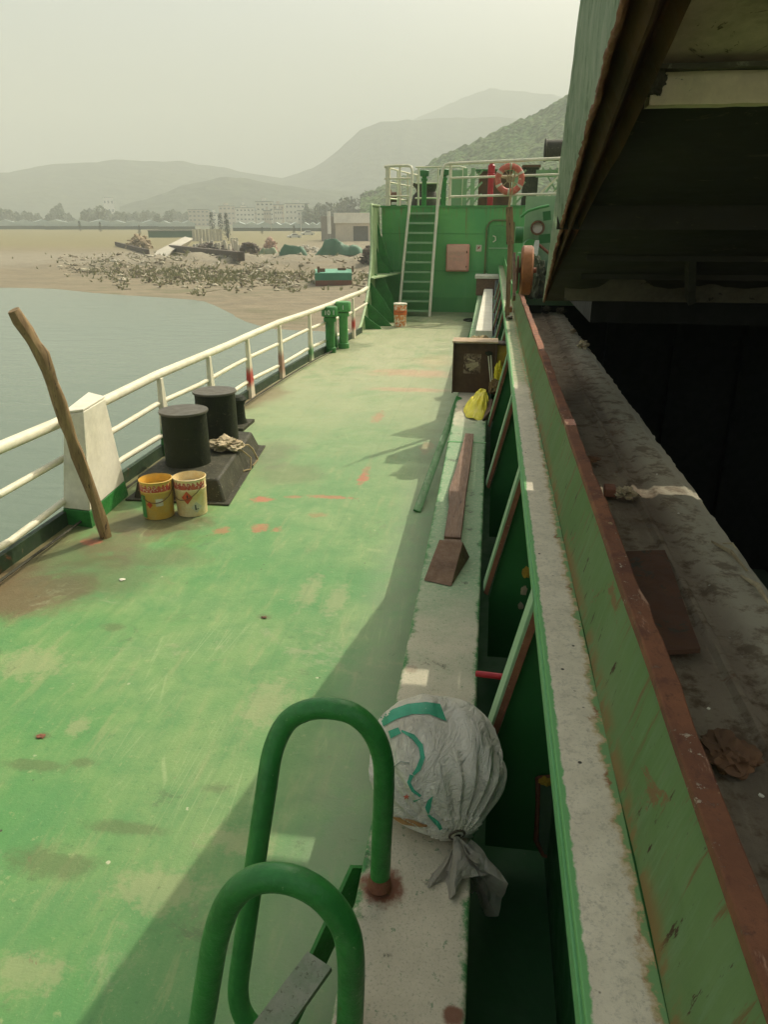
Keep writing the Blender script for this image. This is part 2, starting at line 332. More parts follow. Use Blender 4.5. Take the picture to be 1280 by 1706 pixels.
# ---- shore terrain
SH = [(-900, 150), (-300, 105), (-120, 82), (-60, 66), (-40.8, 60), (-29, 57.5), (-20.7, 52.5), (-15, 44), (-11, 39), (-6, 37.5), (10, 36), (60, 32), (400, 30), (1500, 30)]
def shore(x):
    for (a, b), (c, d) in zip(SH, SH[1:]):
        if x <= c: return b + (d - b) * (x - a) / (c - a)
    return 30
def gz(x, y):
    d = y - shore(x) + 1.6 * mn.noise(V((x * .12, y * .12, 0)))
    z = -2.85 + (d * .03 if d < 0 else min(d * .018, .42) + min(max(d - 25, 0) * .012, .35))
    f = math.exp(-(((x + 28) / 24) ** 2 + ((y - 84) / 9) ** 2)) * 1.15 + math.exp(-(((x + 8) / 14) ** 2 + ((y - 84) / 8) ** 2)) * .5
    z += f * (1 + .9 * mn.noise(V((x * .35, y * .35, 3)))) if d > 0 else 0
    if d > 0: z += .09 * mn.noise(V((x * .8, y * .8, 7))) * min(1, d / 4)
    return max(z, -4.5)
def ground_at(px, py, z0=-2.3):
    z = z0
    for _ in range(4): p = at(px, py, z=z); z = gz(p.x, p.y)
    return V((p.x, p.y, z))
t = NT('mudflat'); X = t.xyz(); n1 = t.noise(.06, 6, .6); n2 = t.noise(.5, 7, .65, t.mp(sc=(.6, 1.6, 1))); n3 = t.noise(4, 6, .7)
g = t.mix(t.rng(n2, .3, .7), (.26, .215, .135), (.185, .155, .10)); g = t.mix(t.rng(n3, .5, .75, 0, .5), g, (.34, .285, .18))
g = t.mix(t.math('MULTIPLY', t.rng(n2, .52, .62), t.rng(n1, .4, .6, 0, .6)), g, (.14, .15, .06))
gr = t.math('MULTIPLY', t.rng(X['Y'], 105, 150), t.rng(X['X'], -28, -55)); gr = t.math('MULTIPLY', gr, t.rng(n2, .2, .55, .4, 1))
g = t.mix(gr, g, (.21, .185, .085)); g = t.mix(t.math('MULTIPLY', t.rng(X['Y'], 300, 420), .9), g, (.10, .11, .06))
rb = t.math('MULTIPLY', t.rng(t.math('ADD', X['Y'], t.math('MULTIPLY', n2, 20)), 84, 92), t.rng(X['Y'], 120, 104))
g = t.mix(t.math('MULTIPLY', rb, t.rng(n3, .4, .6, .3, .9)), g, (.28, .25, .18))
t.bump(t.math('ADD', n3, t.math('MULTIPLY', n2, 2)), .8, .1)
mud = t.done(g, .85, 0, .25)
def lin(u, pts):
    k = u * (len(pts) - 1); i = min(int(k), len(pts) - 2); return pts[i] + (pts[i + 1] - pts[i]) * (k - i)
xs = [-2600, -1200, -600, -300, -150, -90, -60, -45, -30, -15, 0, 15, 40, 90, 200, 600, 1500, 2600]; yb = [-6, -2, 0, 3, 8, 15, 25, 40, 60, 90, 140, 250, 450, 900, 1600, 2500]
def tf(u, v):
    x = lin(u, xs); y = min(shore(max(min(x, 1400), -900)) + lin(v, yb), 2650); return (x, y, gz(x, y) if y > -100 else -3)
struct(MB().grid(tf, 17 * 12, 15 * 10).build('mudflat_ground', mud))
# seabed apron so the sheet reaches past the ship
struct(MB().grid(lambda u, v: (-2600 + 5200 * u, -450 + 3100 * v, -4.6), 2, 2).build('seabed_ground', mud, smooth=False))

# ---- hills
def ridge(name, pts, D, mat, depth, nx=120, bump=0., bsc=.02, thick=.35, base=-2.4, n_v=26):
    P = [(at(px, py, y=D) if False else None, px, py) for px, py in pts]
    W = []
    for px, py in pts:
        d = ray(px, py); s_ = D / math.hypot(d.x, d.y); p = V((0, 0, HC)) + d * s_; W.append(p)
    def fn(u, v):
        k = u * (len(W) - 1); i = min(int(k), len(W) - 2); f = k - i; f2 = f * f * (3 - 2 * f); f = f * .6 + f2 * .4
        p = W[i].lerp(W[i + 1], f); dirv = V((p.x, p.y, 0)).normalized()
        s_ = (v - .55) / .55 if v < .55 else (v - .55) / .45
        h = (1 - abs(s_)) ** .9 if v < .55 else max(0, 1 - s_ * s_)
        q = V((p.x, p.y, 0)) + dirv * (s_ * depth)
        z = base + (p.z - base) * h
        z += (mn.fractal(V((q.x, q.y, 0)) * .012, .9, 2, 4) * (p.z - base) * .10) * min(1, (1 - h) * 4) * h
        if bump: z += bump * (1 - 2.2 * mn.cell_vector(V((q.x, q.y, 0)) * 0).x * 0 + mn.noise(V((q.x, q.y, 0)) * bsc) + .5 * mn.noise(V((q.x, q.y, 5)) * bsc * 2.3)) * min(1, h * 6)
        return (q.x, q.y, z)
    return MB().grid(fn, nx, n_v).build(name, mat)
def forest(name, a, b, c, sc):
    t = NT(name); n1 = t.noise(sc * .15, 5, .6); n2 = t.noise(sc, 6, .7); v = t.voro(sc * 1.3)
    g = t.mix(t.rng(n1, .35, .65), a, b); g = t.mix(t.rng(v, .2, .8, 0, .6), g, c); g = t.mix(t.rng(n2, .5, .7, 0, .6), g, tuple(x * 1.7 for x in b))
    t.bump(t.math('ADD', n2, v), 1., 3.); return t.done(g, .9, 0, .1)
FM = forest('forest_canopy', (.07, .17, .03), (.13, .20, .05), (.025, .055, .014), .30)
FF = forest('far_forest', (.04, .06, .025), (.06, .075, .03), (.03, .04, .02), .04)
struct(ridge('hill_far', [(430, 345), (500, 310), (560, 275), (620, 235), (665, 212), (700, 196), (745, 178), (785, 160), (815, 149), (850, 153), (900, 158), (960, 168), (1100, 190), (1300, 240)], 2050, FF, 420, 150, 5, .02))
struct(ridge('hill_middle', [(-300, 330), (-60, 300), (60, 283), (150, 272), (300, 272), (400, 290), (470, 300), (520, 285), (560, 255), (600, 222), (635, 206), (680, 203), (740, 200), (830, 198), (900, 205), (1000, 235), (1200, 300)], 1450, FF, 380, 170, 4, .02))
struct(ridge('hill_low', [(200, 352), (250, 335), (300, 315), (350, 303), (400, 300), (450, 310), (500, 318), (560, 322), (600, 326), (640, 320), (700, 318), (800, 330)], 980, FF, 160, 120, 3, .03))
struct(ridge('hill_forest', [(600, 338), (660, 310), (700, 292), (735, 270), (775, 254), (810, 238), (850, 216), (885, 205), (915, 190), (945, 168), (1000, 140), (1100, 110), (1250, 100), (1500, 140)], 430, FM, 170, 420, 2.6, .17, n_v=110))

# ================================================================= BACKGROUND THINGS
def bmat(name, c, **k): return M(name, c, tuple(x * .85 for x in c), .3, rough=.8, bump=.1, bs=3, **k)
BM = dict(conc=bmat('pale_concrete', (.50, .46, .36)), cream=bmat('pale_wall', (.85, .80, .68)), tan=bmat('tan_wall', (.60, .52, .40)), greyr=bmat('grey_roof', (.22, .22, .19)), win=bmat('window_dark', (.16, .16, .14)),
          ghouse=bmat('greenhouse_film', (.48, .55, .50)), dgreen=bmat('dark_green_wall', (.04, .12, .06)), tarp=M('green_tarpaulin', (.06, .15, .08), (.10, .19, .12), .8, (.25, .27, .2), .66, 3, rough=.7, bump=.8, bs=3),
          ptarp=M('pale_green_crates', (.20, .26, .15), (.3, .32, .2), 1.2, (.08, .09, .05), .62, 3, rough=.8), junk=M('rusty_junk', (.10, .07, .045), (.05, .04, .03), 1.5, (.3, .25, .18), .6, 4, rough=.8),
          pinkj=M('pinkish_junk', (.50, .34, .25), (.4, .25, .18), 1, (.6, .5, .4), .62, 3, rough=.8), barge=M('barge_green', (.035, .19, .10), (.05, .24, .14), .8, (.2, .2, .12), .7, 3, rust=.25, rs=1, rough=.6),
          bargered=M('barge_antifouling', (.22, .08, .045), (.13, .07, .045), 1, rough=.8), white=bmat('white_panel', (.75, .74, .66)), hedge=M('dark_needles', (.022, .04, .018), (.04, .06, .025), 2, rough=.9),
          leafs=M('tree_leaves', (.05, .075, .025), (.08, .10, .035), .4, rough=.9), bark=bmat('bark', (.08, .06, .04)))
def house(px0, px1, pyt, D, label, mat='cream', name='apartment_building', cat='building', floors=4, bays=5, pyb=374, roofbox=True, group='apartment blocks across the mudflat'):
    c = (px0 + px1) / 2; d = ray(c, 365); k = D / math.hypot(d.x, d.y); p = V((0, 0, HC)) + d * k; base = gz(p.x, p.y) - .1
    wd = (px1 - px0) * D / 1325; dt = ray(c, pyt); h = HC + dt.z * (D / math.hypot(dt.x, dt.y)) - base; ang = math.atan2(d.x, d.y) * -1
    t_ = thing(name, label, cat, (p.x, p.y, base), group); t_.rotation_euler = (0, 0, ang)
    L = lambda mb, nm, mt: (lambda o: o)(build_local(mb, nm, mt, t_))
    dp = wd * .55
    L(MB().box(-wd / 2, wd / 2, 0, dp, 0, h), 'wall', BM[mat])
    L(MB().box(-wd / 2 - .4, wd / 2 + .4, -.5, dp + .4, h, h + .45), 'roof', BM['greyr'])
    if roofbox: L(MB().box(-wd * .2, wd * .1, dp * .3, dp * .7, h + .45, h + 2.4), 'stair_tower', BM[mat])
    for f in range(floors):
        for b_ in range(bays):
            x = -wd / 2 + (b_ + .5) * wd / bays; z = (f + .5) * h / floors
            L(MB().box(x - wd / bays * .24, x + wd / bays * .24, -.12, -.02, z - h / floors * .14, z + h / floors * .18), 'window', BM['win'])
        if floors > 1 and f: L(MB().box(-wd * .46, -wd * .14, -.9, -.01, f * h / floors - .12, f * h / floors + .12 + .7), 'balcony', BM[mat])
    return t_
def build_local(mb, nm, mt, parent):
    bmesh.ops.recalc_face_normals(mb.b, faces=mb.b.faces[:]); me = bpy.data.meshes.new(nm); mb.b.to_mesh(me); mb.b.free(); me.materials.append(mt)
    o = bpy.data.objects.new(nm, me); C.objects.link(o); o.parent = parent; return o
house(428, 456, 337, 520, 'tallest pale apartment block with rooftop stair tower behind the mudflat', floors=5, bays=4)
house(456, 474, 342, 540, 'narrow pale block joined to the right of the tallest apartment block', 'tan', floors=4, bays=3)
house(476, 515, 340, 530, 'wide cream apartment block, rightmost of the row on the far shore', floors=4, bays=6)
house(394, 424, 347, 560, 'low cream block just left of the tallest apartment block', floors=4, bays=5, roofbox=False)
house(366, 392, 344, 620, 'hazy tan block rising behind the tall cypresses', 'tan', floors=4, bays=4)
house(315, 348, 350, 560, 'wide hazy tan block left of the tall cypresses', 'tan', floors=4, bays=5, roofbox=False)
house(176, 192, 330, 900, 'lone white building high on the hazy hillside', 'cream', floors=3, bays=3, roofbox=False)
for k_, (a_, b_, t_, D_, m_) in enumerate(((322, 338, 355, 640, 'cream'), (338, 352, 352, 660, 'tan'), (350, 366, 356, 600, 'cream'), (384, 396, 350, 640, 'cream'), (402, 412, 343, 660, 'cream'), (412, 430, 352, 600, 'tan'), (458, 470, 350, 480, 'cream'), (496, 512, 352, 470, 'cream'), (440, 452, 352, 470, 'tan'))):
    house(a_, b_, t_, D_, ('leftmost small cream house of the far town, above the green wall', 'small tan house above the pale slab wall, left of the cypresses', 'small cream house directly left of the tall cypresses', 'small cream house directly right of the tall cypresses', 'taller narrow cream house behind the low cream block', 'small tan house touching the left side of the tallest block', 'small cream house in front of the narrow pale block', 'rightmost small cream house, in front of the widest block', 'small tan house in front of the tallest block')[k_], m_, name='town_house', floors=3, bays=3, roofbox=(k_ % 2 == 0), group='small houses of the far town')
# warehouse
d = ground_at(592, 402); wt = thing('warehouse', 'pale flat-roofed shed with one dark doorway beside the green bulwark', 'warehouse', d)
wt.rotation_euler = (0, 0, -math.atan2(d.x, d.y)); sc_ = d.xy.length / 1325
W_ = 66 * sc_; H_ = 45 * sc_
build_local(MB().box(-W_ / 2, -3 * sc_, 0, W_ * .8, 0, H_ * .93).box(22 * sc_, W_ / 2, 0, W_ * .8, 0, H_ * .93).box(-3 * sc_, 22 * sc_, 0, W_ * .8, H_ * .52, H_ * .93), 'wall', BM['tan'], wt)
build_local(MB().box(-W_ / 2 - .3, W_ / 2 + .3, -.25, W_ * .8, H_ * .62, H_ * .98), 'fascia', BM['cream'], wt)
build_local(MB().box(-3 * sc_, 22 * sc_, 1.2, 1.3, 0, H_ * .52), 'door', BM['win'], wt)
build_local(MB().box(-W_ / 2 - 24 * sc_, -W_ / 2 - .05, 1, W_ * .6, 0, H_ * .86), 'side_wing', bmat('grey_wing', (.30, .27, .22)), wt)
# pylon sign
p = ground_at(549, 404); st_ = thing('pylon_sign', 'tall blank white sign board on a pole left of the pale shed', 'sign', p); s_ = p.xy.length / 1325
build_local(MB().box(-2.6 * s_, 2.6 * s_, -.15, .15, 13 * s_, 48 * s_), 'board', BM['white'], st_); build_local(MB().box(-.7 * s_, .7 * s_, -.1, .1, 0, 13 * s_), 'pole', BM['greyr'], st_)
# greenhouses
gi = 0
GL = ['longest pale greenhouse at the left edge of the far shore', 'pale greenhouse behind the grass bank, second from the left', 'pale greenhouse behind the dark green wall', 'pale greenhouse just left of the tall cypresses', 'pale greenhouse between the cypresses and the white cars', 'pale greenhouse behind the white cars', 'pale greenhouse just left of the blank sign']
for (a_, b_, pt, D) in ((0, 78, 366, 420), (80, 180, 366, 400), (182, 262, 367, 390), (264, 322, 368, 380), (388, 450, 370, 330), (452, 500, 371, 330), (502, 540, 371, 320)):
    c = (a_ + b_) / 2; d = ray(c, 365); k = D / math.hypot(d.x, d.y); p = V((0, 0, HC)) + d * k; bs_ = gz(p.x, p.y); g_ = thing('greenhouse', GL[gi], 'greenhouse', (p.x, p.y, bs_), 'greenhouses on the far shore'); gi += 1
    g_.rotation_euler = (0, 0, -math.atan2(d.x, d.y)); wd = (b_ - a_) * D / 1325; dt = ray(c, pt); h = HC + dt.z * (D / math.hypot(dt.x, dt.y)) - bs_
    mb = MB(); n_ = max(3, int(wd / 8))
    for i in range(n_):
        x0 = -wd / 2 + i * wd / n_; x1 = x0 + wd / n_; mb.prism([(x0, 0, .0), (x1, 0, 0), (x1, 0, h * .72), ((x0 + x1) / 2, 0, h), (x0, 0, h * .72)], (0, 30, 0))
    build_local(mb, 'film_roof', BM['ghouse'], g_); build_local(MB().box(-wd / 2, wd / 2, -.3, -.05, 0, h * .35), 'wall_base', BM['hedge'], g_)
# dark green wall, concrete pile rows etc.
def bgbox(name, label, cat, px0, px1, pyt, pyb, mat, dep=4., group=None, top=None, n=1):
    p = ground_at((px0 + px1) / 2, pyb); s_ = p.xy.length / 1325; t_ = thing(name, label, cat, p, group); t_.rotation_euler = (0, 0, -math.atan2(p.x, p.y)); w_ = (px1 - px0) * s_; h = (pyb - pyt) * s_
    mb = MB()
    for i in range(n):
        x0 = -w_ / 2 + i * w_ / n; mb.box(x0 + .02, x0 + w_ / n - (.12 if n > 1 else .02), 0, dep, -.3, h * (random.uniform(.93, 1) if n > 1 else 1))
    build_local(mb, 'body', mat, t_)
    if top: build_local(MB().box(-w_ / 2 - .1, w_ / 2 + .1, -.1, dep + .1, h, h + .25), 'top_rail', top, t_)
    return t_
bgbox('site_wall', 'long dark green wall in front of the greenhouses', 'wall', 250, 322, 386, 396, BM['dgreen'], .4, top=BM['greyr'])
bgbox('concrete_panel_wall', 'tall pale concrete slabs standing left of the cypresses', 'wall', 322, 371, 383, 402, BM['conc'], 1.2, n=9)
bgbox('panel_stack', 'low row of white concrete slabs right of the cypresses', 'slabs', 385, 398, 397, 410, BM['conc'], 1.2, n=3)
k = 0
posts = []
for i in range(24):
    px = 326 + i * 3.7 + random.uniform(-1, 1); pb = 417 + random.uniform(-4, 3) + i * .15; p = ground_at(px, pb); s_ = p.xy.length / 1325
    o = MB().beam((p.x, p.y, p.z - .3), (p.x + random.uniform(-.15, .15), p.y, p.z + random.uniform(9, 17) * s_), .38, .38, (0, 1, 0)).build('concrete_post', BM['conc'], loc=tuple(p), bevel=.03)
    tag(o, 'pale concrete post standing among the junk on the far shore', 'post', 'concrete posts crowded on the far shore')
p0, p1 = ground_at(286, 420), ground_at(402, 434)
s_ = p0.xy.length / 1325
tag(MB().beam(p0 + V((0, 0, .6)), p1 + V((0, 0, .9)), .8, .9).subdiv(3).build('long_girder', BM['junk'], loc=tuple(p0), bevel=.04), 'long dark steel girder lying along the top of the rubble bank', 'girder')
p0, p1 = ground_at(194, 410), ground_at(246, 424)
tag(MB().beam(p0 + V((0, 0, .3)), p1 + V((0, 0, .3)), .5, .7).subdiv(2, .1, .5).build('old_hulk_side', BM['junk'], loc=tuple(p0), bevel=.03), 'short dark beam sunk in the grass left of the white ramp', 'beam')
p0, p1 = ground_at(252, 428), ground_at(302, 413)
tag(MB().prism([p0 + V((0, 0, -.2)), p0 + V((2.2, 0, -.2)), p1 + V((1.5, 0, .5)), p1 + V((0, 0, .9))], (.0, 2.2, .9)).build('white_ramp', BM['conc'], loc=tuple(p0)), 'sloping white concrete ramp beside the long girder', 'ramp')
def heap(name, label, cat, px, py, wpx, hpx, mat, n=60, r=.35, group=None, dep=.5):
    p = ground_at(px, py); s_ = p.xy.length / 1325; W_, H_ = wpx * s_, hpx * s_; mb = MB()
    for i in range(n):
        u = random.uniform(-1, 1); h = (1 - u * u) * H_; z = random.uniform(0, h)
        if random.random() < .45:
            a_ = V((p.x + u * W_ / 2, p.y + random.uniform(0, W_ * dep), p.z + z)); d_ = V((random.uniform(-1, 1), random.uniform(-.5, .5), random.uniform(-.6, .6))) * r * 1.5
            mb.beam(a_, a_ + d_, r * .35, r * .3, (0.3, 1, .1))
        else: mb.rock((p.x + u * W_ / 2, p.y + random.uniform(0, W_ * dep), p.z + z), r * random.uniform(.6, 1.4), .8)
    return tag(mb.build(name, mat, loc=tuple(p), smooth=False), label, cat, group)
heap('scrap_heap', 'heap of dark rusty machine parts right of the concrete posts', 'scrap', 415, 432, 34, 22, BM['junk'], 120, .5)
heap('scrap_heap', 'tan scrap and broken planks piled on the small dark beam', 'scrap', 228, 415, 40, 20, M('tan_scrap', (.36, .28, .17), (.25, .18, .1), 1, rough=.85), 70, .5)
heap('scrap_heap', 'low brown scrap heap at the foot of the concrete posts', 'scrap', 345, 420, 70, 12, BM['junk'], 120, .4)
heap('scrap_heap', 'pinkish tangled heap behind the pale green crates', 'scrap', 449, 420, 22, 20, BM['pinkj'], 60, .4)
heap('scrap_heap', 'cluttered scrap beside the bulwark at the right end of the tarps', 'scrap', 612, 440, 16, 28, BM['junk'], 60, .4)
heap('scrap_heap', 'grey clutter of frames behind the left tarpaulin pile', 'scrap', 500, 421, 60, 10, BM['conc'], 90, .35)
def tarp(label, px, py, wpx, hpx, mat, seed):
    p = ground_at(px, py); s_ = p.xy.length / 1325; W_, H_ = wpx * s_, hpx * s_
    def fn(u, v):
        x = (u - .5) * W_; y = v * W_ * .5; e = min(1, 5 * u, 5 * (1 - u)) * min(1, 4 * v, 4 * (1 - v)); q = V((x * .45, y * .45, seed))
        h = H_ * (.72 + .45 * mn.noise(q) + .22 * abs(mn.noise(q * 3.1))) * (e ** .6); return (p.x + x + .3 * mn.noise(q * 2), p.y + y, p.z - .1 + max(h, 0))
    return tag(MB().grid(fn, 44, 18).build('tarpaulin_pile', mat, loc=tuple(p)), label, 'tarpaulin pile', 'covered piles on the far shore')
tarp('dark green tarpaulin pile, left of the two near the barge', 487, 433, 46, 21, BM['tarp'], 2.)
tarp('large crumpled green tarpaulin pile directly behind the barge', 563, 434, 80, 29, BM['tarp'], 9.)
tarp('pale green covered pile next to the dark machine parts', 446, 433, 36, 20, BM['ptarp'], 5.)
# barge
p = ground_at(556, 476); s_ = p.xy.length / 1325; bt = thing('work_barge', 'small green flat barge with rusty red bottom aground on the mud', 'barge', p); bt.rotation_euler = (0, 0, -math.atan2(p.x, p.y) + .06)
a_ = s_; L_, H2 = 62 * a_, 20 * a_; dp = 5.4
def bargebox(z0, z1, e=0): return MB().quadbox([(-L_ / 2 - e, 0, z0), (L_ / 2 + e, 0, z0), (L_ / 2 + e + .4, dp, z0), (-L_ / 2 - e + .4, dp, z0), (-L_ / 2 - e, -.03, z1), (L_ / 2 + e, -.03, z1), (L_ / 2 + e + .4, dp, z1), (-L_ / 2 - e + .4, dp, z1)])
build_local(bargebox(-.2, H2 * .42), 'bottom', BM['bargered'], bt); build_local(bargebox(H2 * .42, H2, .03), 'hull', BM['barge'], bt)
build_local(MB().box(-L_ / 2 + .15, L_ / 2 - .15, .15, dp - .1, H2 + .004, H2 + .03), 'deck_plate', M('barge_deck', (.12, .36, .22), (.09, .28, .18), 1, (.2, .25, .15), .66, 3, rough=.6), bt)
for q_ in ((-1.1, -.6, 1.2, 1.8, H2 + .03, H2 + .3), (1.6, 1.75, .9, 1.1, H2 + .03, H2 + .5), (-L_ / 2 + .2, -L_ / 2 + .4, .3, .5, H2 + .03, H2 + .5), (L_ / 2 - .9, L_ / 2 - .2, 3, 3.6, H2 + .03, H2 + .22)): build_local(MB().box(*q_), 'bitt', MT['rust_dark'], bt)
# buoy frame and cars
p = ground_at(535, 440); s_ = p.xy.length / 1325; c_ = p + V((0, 0, 5 * s_)); mb = MB(); r_ = 5 * s_
mb.tube([c_ + V((r_ * cos(k * pi / 3 + .5), 0, r_ * sin(k * pi / 3 + .5))) for k in range(7)], .07, 6).tube([c_ + V((r_ * .5 * cos(k * pi / 3), 0, r_ * .5 * sin(k * pi / 3))) for k in range(7)], .05, 6)
for k in (-1, 1): mb.tube([c_ + V((k * r_ * .7, 0, -r_ * .6)), p + V((k * r_ * .8, .2, 0))], .05, 6)
tag(mb.build('wire_frame', BM['white'], loc=tuple(p)), 'small white hexagonal frame on the mud above the barge', 'frame')
for (px, py, lb) in ((491, 397, 'white parked car nearest the mud, left of the pair'), (513, 392, 'white parked car further back, right of the pair')):
    p = ground_at(px, py); s_ = p.xy.length / 1325; ct = thing('parked_car', lb, 'car', p, 'white cars parked on the far shore'); ct.rotation_euler = (0, 0, -math.atan2(p.x, p.y) + .1); l = 23 * s_; h = 7 * s_; wd_ = l * .42
    prof = [(-.5, .12), (-.5, .45), (-.42, .55), (-.26, .62), (-.14, .98), (.18, 1.0), (.34, .66), (.47, .58), (.5, .4), (.5, .12)]
    build_local(MB().prism([(x * l, 0, z * h) for x, z in prof], (0, wd_, 0)), 'body', BM['white'], ct)
    build_local(MB().prism([(x * l, -.02, z * h) for x, z in ((-.22, .64), (-.12, .92), (.15, .93), (.28, .68))], (0, wd_ + .04, 0)), 'window', BM['win'], ct)
    wh = [build_local(MB().lathe([(.01, -.1), (h * .2, -.1), (h * .2, .15), (.01, .15)], (sx * l, 0, h * .2), 12, 'Y'), 'wheel', BM['win'], ct) for sx in (-.3, .3)]
# trees
def conifer_mesh(h, r, n=420):
    mb = MB()
    for i in range(n):
        z = random.random() ** .8 * h * .93 + h * .06; rr = r * (1 - (z / h)) ** .8 * random.uniform(.3, 1) + .05; a_ = random.uniform(0, 2 * pi); s_ = r * .22 * random.uniform(.6, 1.3)
        c_ = V((rr * cos(a_), rr * sin(a_), z)); u = V((cos(a_), sin(a_), -.4)) * s_; v_ = V((-sin(a_), cos(a_), random.uniform(-.5, .5))) * s_ * .7
        mb.b.faces.new([mb.b.verts.new(c_ + q) for q in (-u - v_ * .6, u * 1.2, -u + v_)])
    return mb
def crown_mesh(w_, h, n=900):
    mb = MB(); cl = [(V((random.uniform(-1, 1) * w_ * .36, random.uniform(-1, 1) * w_ * .3, h * random.uniform(.3, .82))), random.uniform(.16, .26) * min(w_, h)) for _ in range(9)]
    for i in range(n):
        c_, r_ = random.choice(cl); d_ = V((random.gauss(0, 1), random.gauss(0, 1), random.gauss(0, 1))).normalized() * r_ * random.uniform(.6, 1.12); q = c_ + d_; s_ = .05 * h * random.uniform(.6, 1.4)
        u = V((random.gauss(0, 1), random.gauss(0, 1), random.gauss(0, 1))).normalized() * s_; v_ = u.cross(V((random.gauss(0, 1), random.gauss(0, 1), 1))).normalized() * s_ * .8
        mb.b.faces.new([mb.b.verts.new(q + e) for e in (-u, v_, u, -v_)])
    return mb
CON = [conifer_mesh(1, .2), conifer_mesh(1, .14)]; CRW = [crown_mesh(1.3, 1), crown_mesh(2., 1)]
def finish(mb, nm, mt):
    me = bpy.data.meshes.new(nm); mb.b.to_mesh(me); mb.b.free(); me.materials.append(mt); return me
CON = [finish(m_, 'crown', BM['hedge']) for m_ in CON]; CRW = [finish(m_, 'crown', BM['leafs']) for m_ in CRW]
TR = finish(MB().tube([(0, 0, -.05), (.01, 0, .25), (0, .01, .55)], [.03, .022, .012], 7), 'trunk', BM['bark'])
def tree(name, me, px, pyb, pyt, label, group, D=None):
    if D: d = ray(px, 365); p = V((0, 0, HC)) + d * (D / math.hypot(d.x, d.y)); p.z = gz(p.x, p.y)
    else: p = ground_at(px, pyb)
    dt = ray(px, pyt); h = HC + dt.z * (p.xy.length / math.hypot(dt.x, dt.y)) - p.z
    t_ = thing(name, label, 'tree', p, group)
    for nm, m_ in (('trunk', TR), ('crown', me)):
        o = bpy.data.objects.new(nm, m_); C.objects.link(o); o.parent = t_; o.scale = (h,) * 3
    return t_
for px, pb, pt, lb in ((355, 396, 354, 'slender dark cypress, leftmost of the three tall ones'), (369, 396, 356, 'slender dark cypress, middle of the three tall ones'), (379, 396, 355, 'dark cypress, rightmost of the three tall ones'), (381, 402, 366, 'shorter dark conifer in front of the three tall cypresses')):
    tree('cypress_tree', CON[1], px, pb, pt, lb, 'tall cypresses on the far shore')
for px, pb, pt, lb in ((91, 382, 370, 'tiny dark conifer, leftmost on the grass bank'), (134, 386, 368, 'small dark conifer on the grass bank, second from left'), (168, 387, 370, 'small dark conifer on the grass bank, third from left'), (233, 391, 375, 'small conifer between the grass bank and the green wall'), (290, 388, 377, 'tiny conifer just left of the pale slab wall'), (437, 391, 378, 'tiny conifer behind the tarpaulin piles'), (490, 391, 376, 'tiny conifer right behind the white cars')):
    tree('conifer_tree', CON[0], px, pb, pt, lb, 'small conifers along the far shore')
for i, (px, pt, D, mi, lb) in enumerate(((160, 344, 520, 1, 'hazy dark tree clump left of centre behind the greenhouses'), (95, 352, 560, 1, 'hazy round tree above the left greenhouses'), (200, 352, 540, 0, 'hazy tree right of the dark clump'), (275, 352, 500, 1, 'hazy broad tree left of the tan blocks'), (235, 356, 560, 1, 'low hazy tree behind the green wall'), (45, 355, 600, 1, 'low hazy tree at the far left shore'),
      (540, 338, 430, 0, 'green tree just right of the cream apartment block'), (565, 330, 420, 1, 'broad green tree behind the blank white sign'), (600, 322, 400, 1, 'tall green tree behind the pale shed roof'), (628, 328, 390, 0, 'green tree against the bulwark edge'), (525, 348, 400, 0, 'small green tree at the right end of the greenhouses'))):
    tree('broadleaf_tree', CRW[mi], px, 372, pt, lb, 'trees behind the far shore', D)
# hazy tree belts that read as one mass
def belt(name, px0, px1, D, hmin, hmax, n):
    mb = MB()
    for i in range(n):
        px = random.uniform(px0, px1); d = ray(px, 365); DD = D + random.uniform(-20, 20); p = V((0, 0, HC)) + d * (DD / math.hypot(d.x, d.y)); g0 = gz(p.x, p.y)
        H_ = hmin + (hmax - hmin) * max(0, .5 + .9 * mn.noise(V((px * .035, D, 0))) + .35 * mn.noise(V((px * .13, D, 3)))); z = g0 + H_ * random.random() ** .7; s_ = .9 * random.uniform(.5, 1.3)
        u = V((random.gauss(0, 1), random.gauss(0, 1), random.gauss(0, 1))).normalized() * s_; v_ = u.cross(V((random.gauss(0, 1), random.gauss(0, 1), 1))).normalized() * s_
        mb.b.faces.new([mb.b.verts.new(V((p.x, p.y, z)) + e) for e in (-u, v_, u, -v_)])
    struct(mb.build(name, BM['leafs'], smooth=False), 'stuff')
belt('far_tree_belt', -20, 340, 640, 2, 15, 9000); belt('far_tree_belt', 505, 660, 470, 2, 15, 7000)
# rubble bank: uncountable stones
t = NT('rubble_stone'); ge = t.add('ShaderNodeNewGeometry'); g = t.mix(t.rng(ge.outputs['Random Per Island'], .3, .8), (.20, .165, .105), (.42, .37, .26)); g = t.mix(t.rng(ge.outputs['Random Per Island'], .9, .92), g, (.48, .43, .32)); rubm = t.done(g, .9, 0, .2)
mb = MB()
for i in range(4200):
    if random.random() < .72: px, py = random.gauss(260, 105), random.triangular(420, 474, 440)
    else: px, py = random.uniform(400, 620), random.uniform(430, 480)
    if px < 100 or px > 640 or (px < 230 and py > 458) or (abs(px - 557) < 48 and py > 440): continue
    p = ground_at(px, py)
    if random.random() < .1: mb.beam(p, p + V((random.uniform(-1, 1), random.uniform(-1, 1), random.uniform(0, .4))) * random.uniform(.5, 1.3), .12, .08, (.1, .2, 1))
    else: mb.rock(p, (.05 + .30 * random.random() ** 4) * (1.5 if random.random() < .04 else 1), .6)
struct(mb.build('shore_rubble', rubm, smooth=False), 'stuff')
mb = MB()
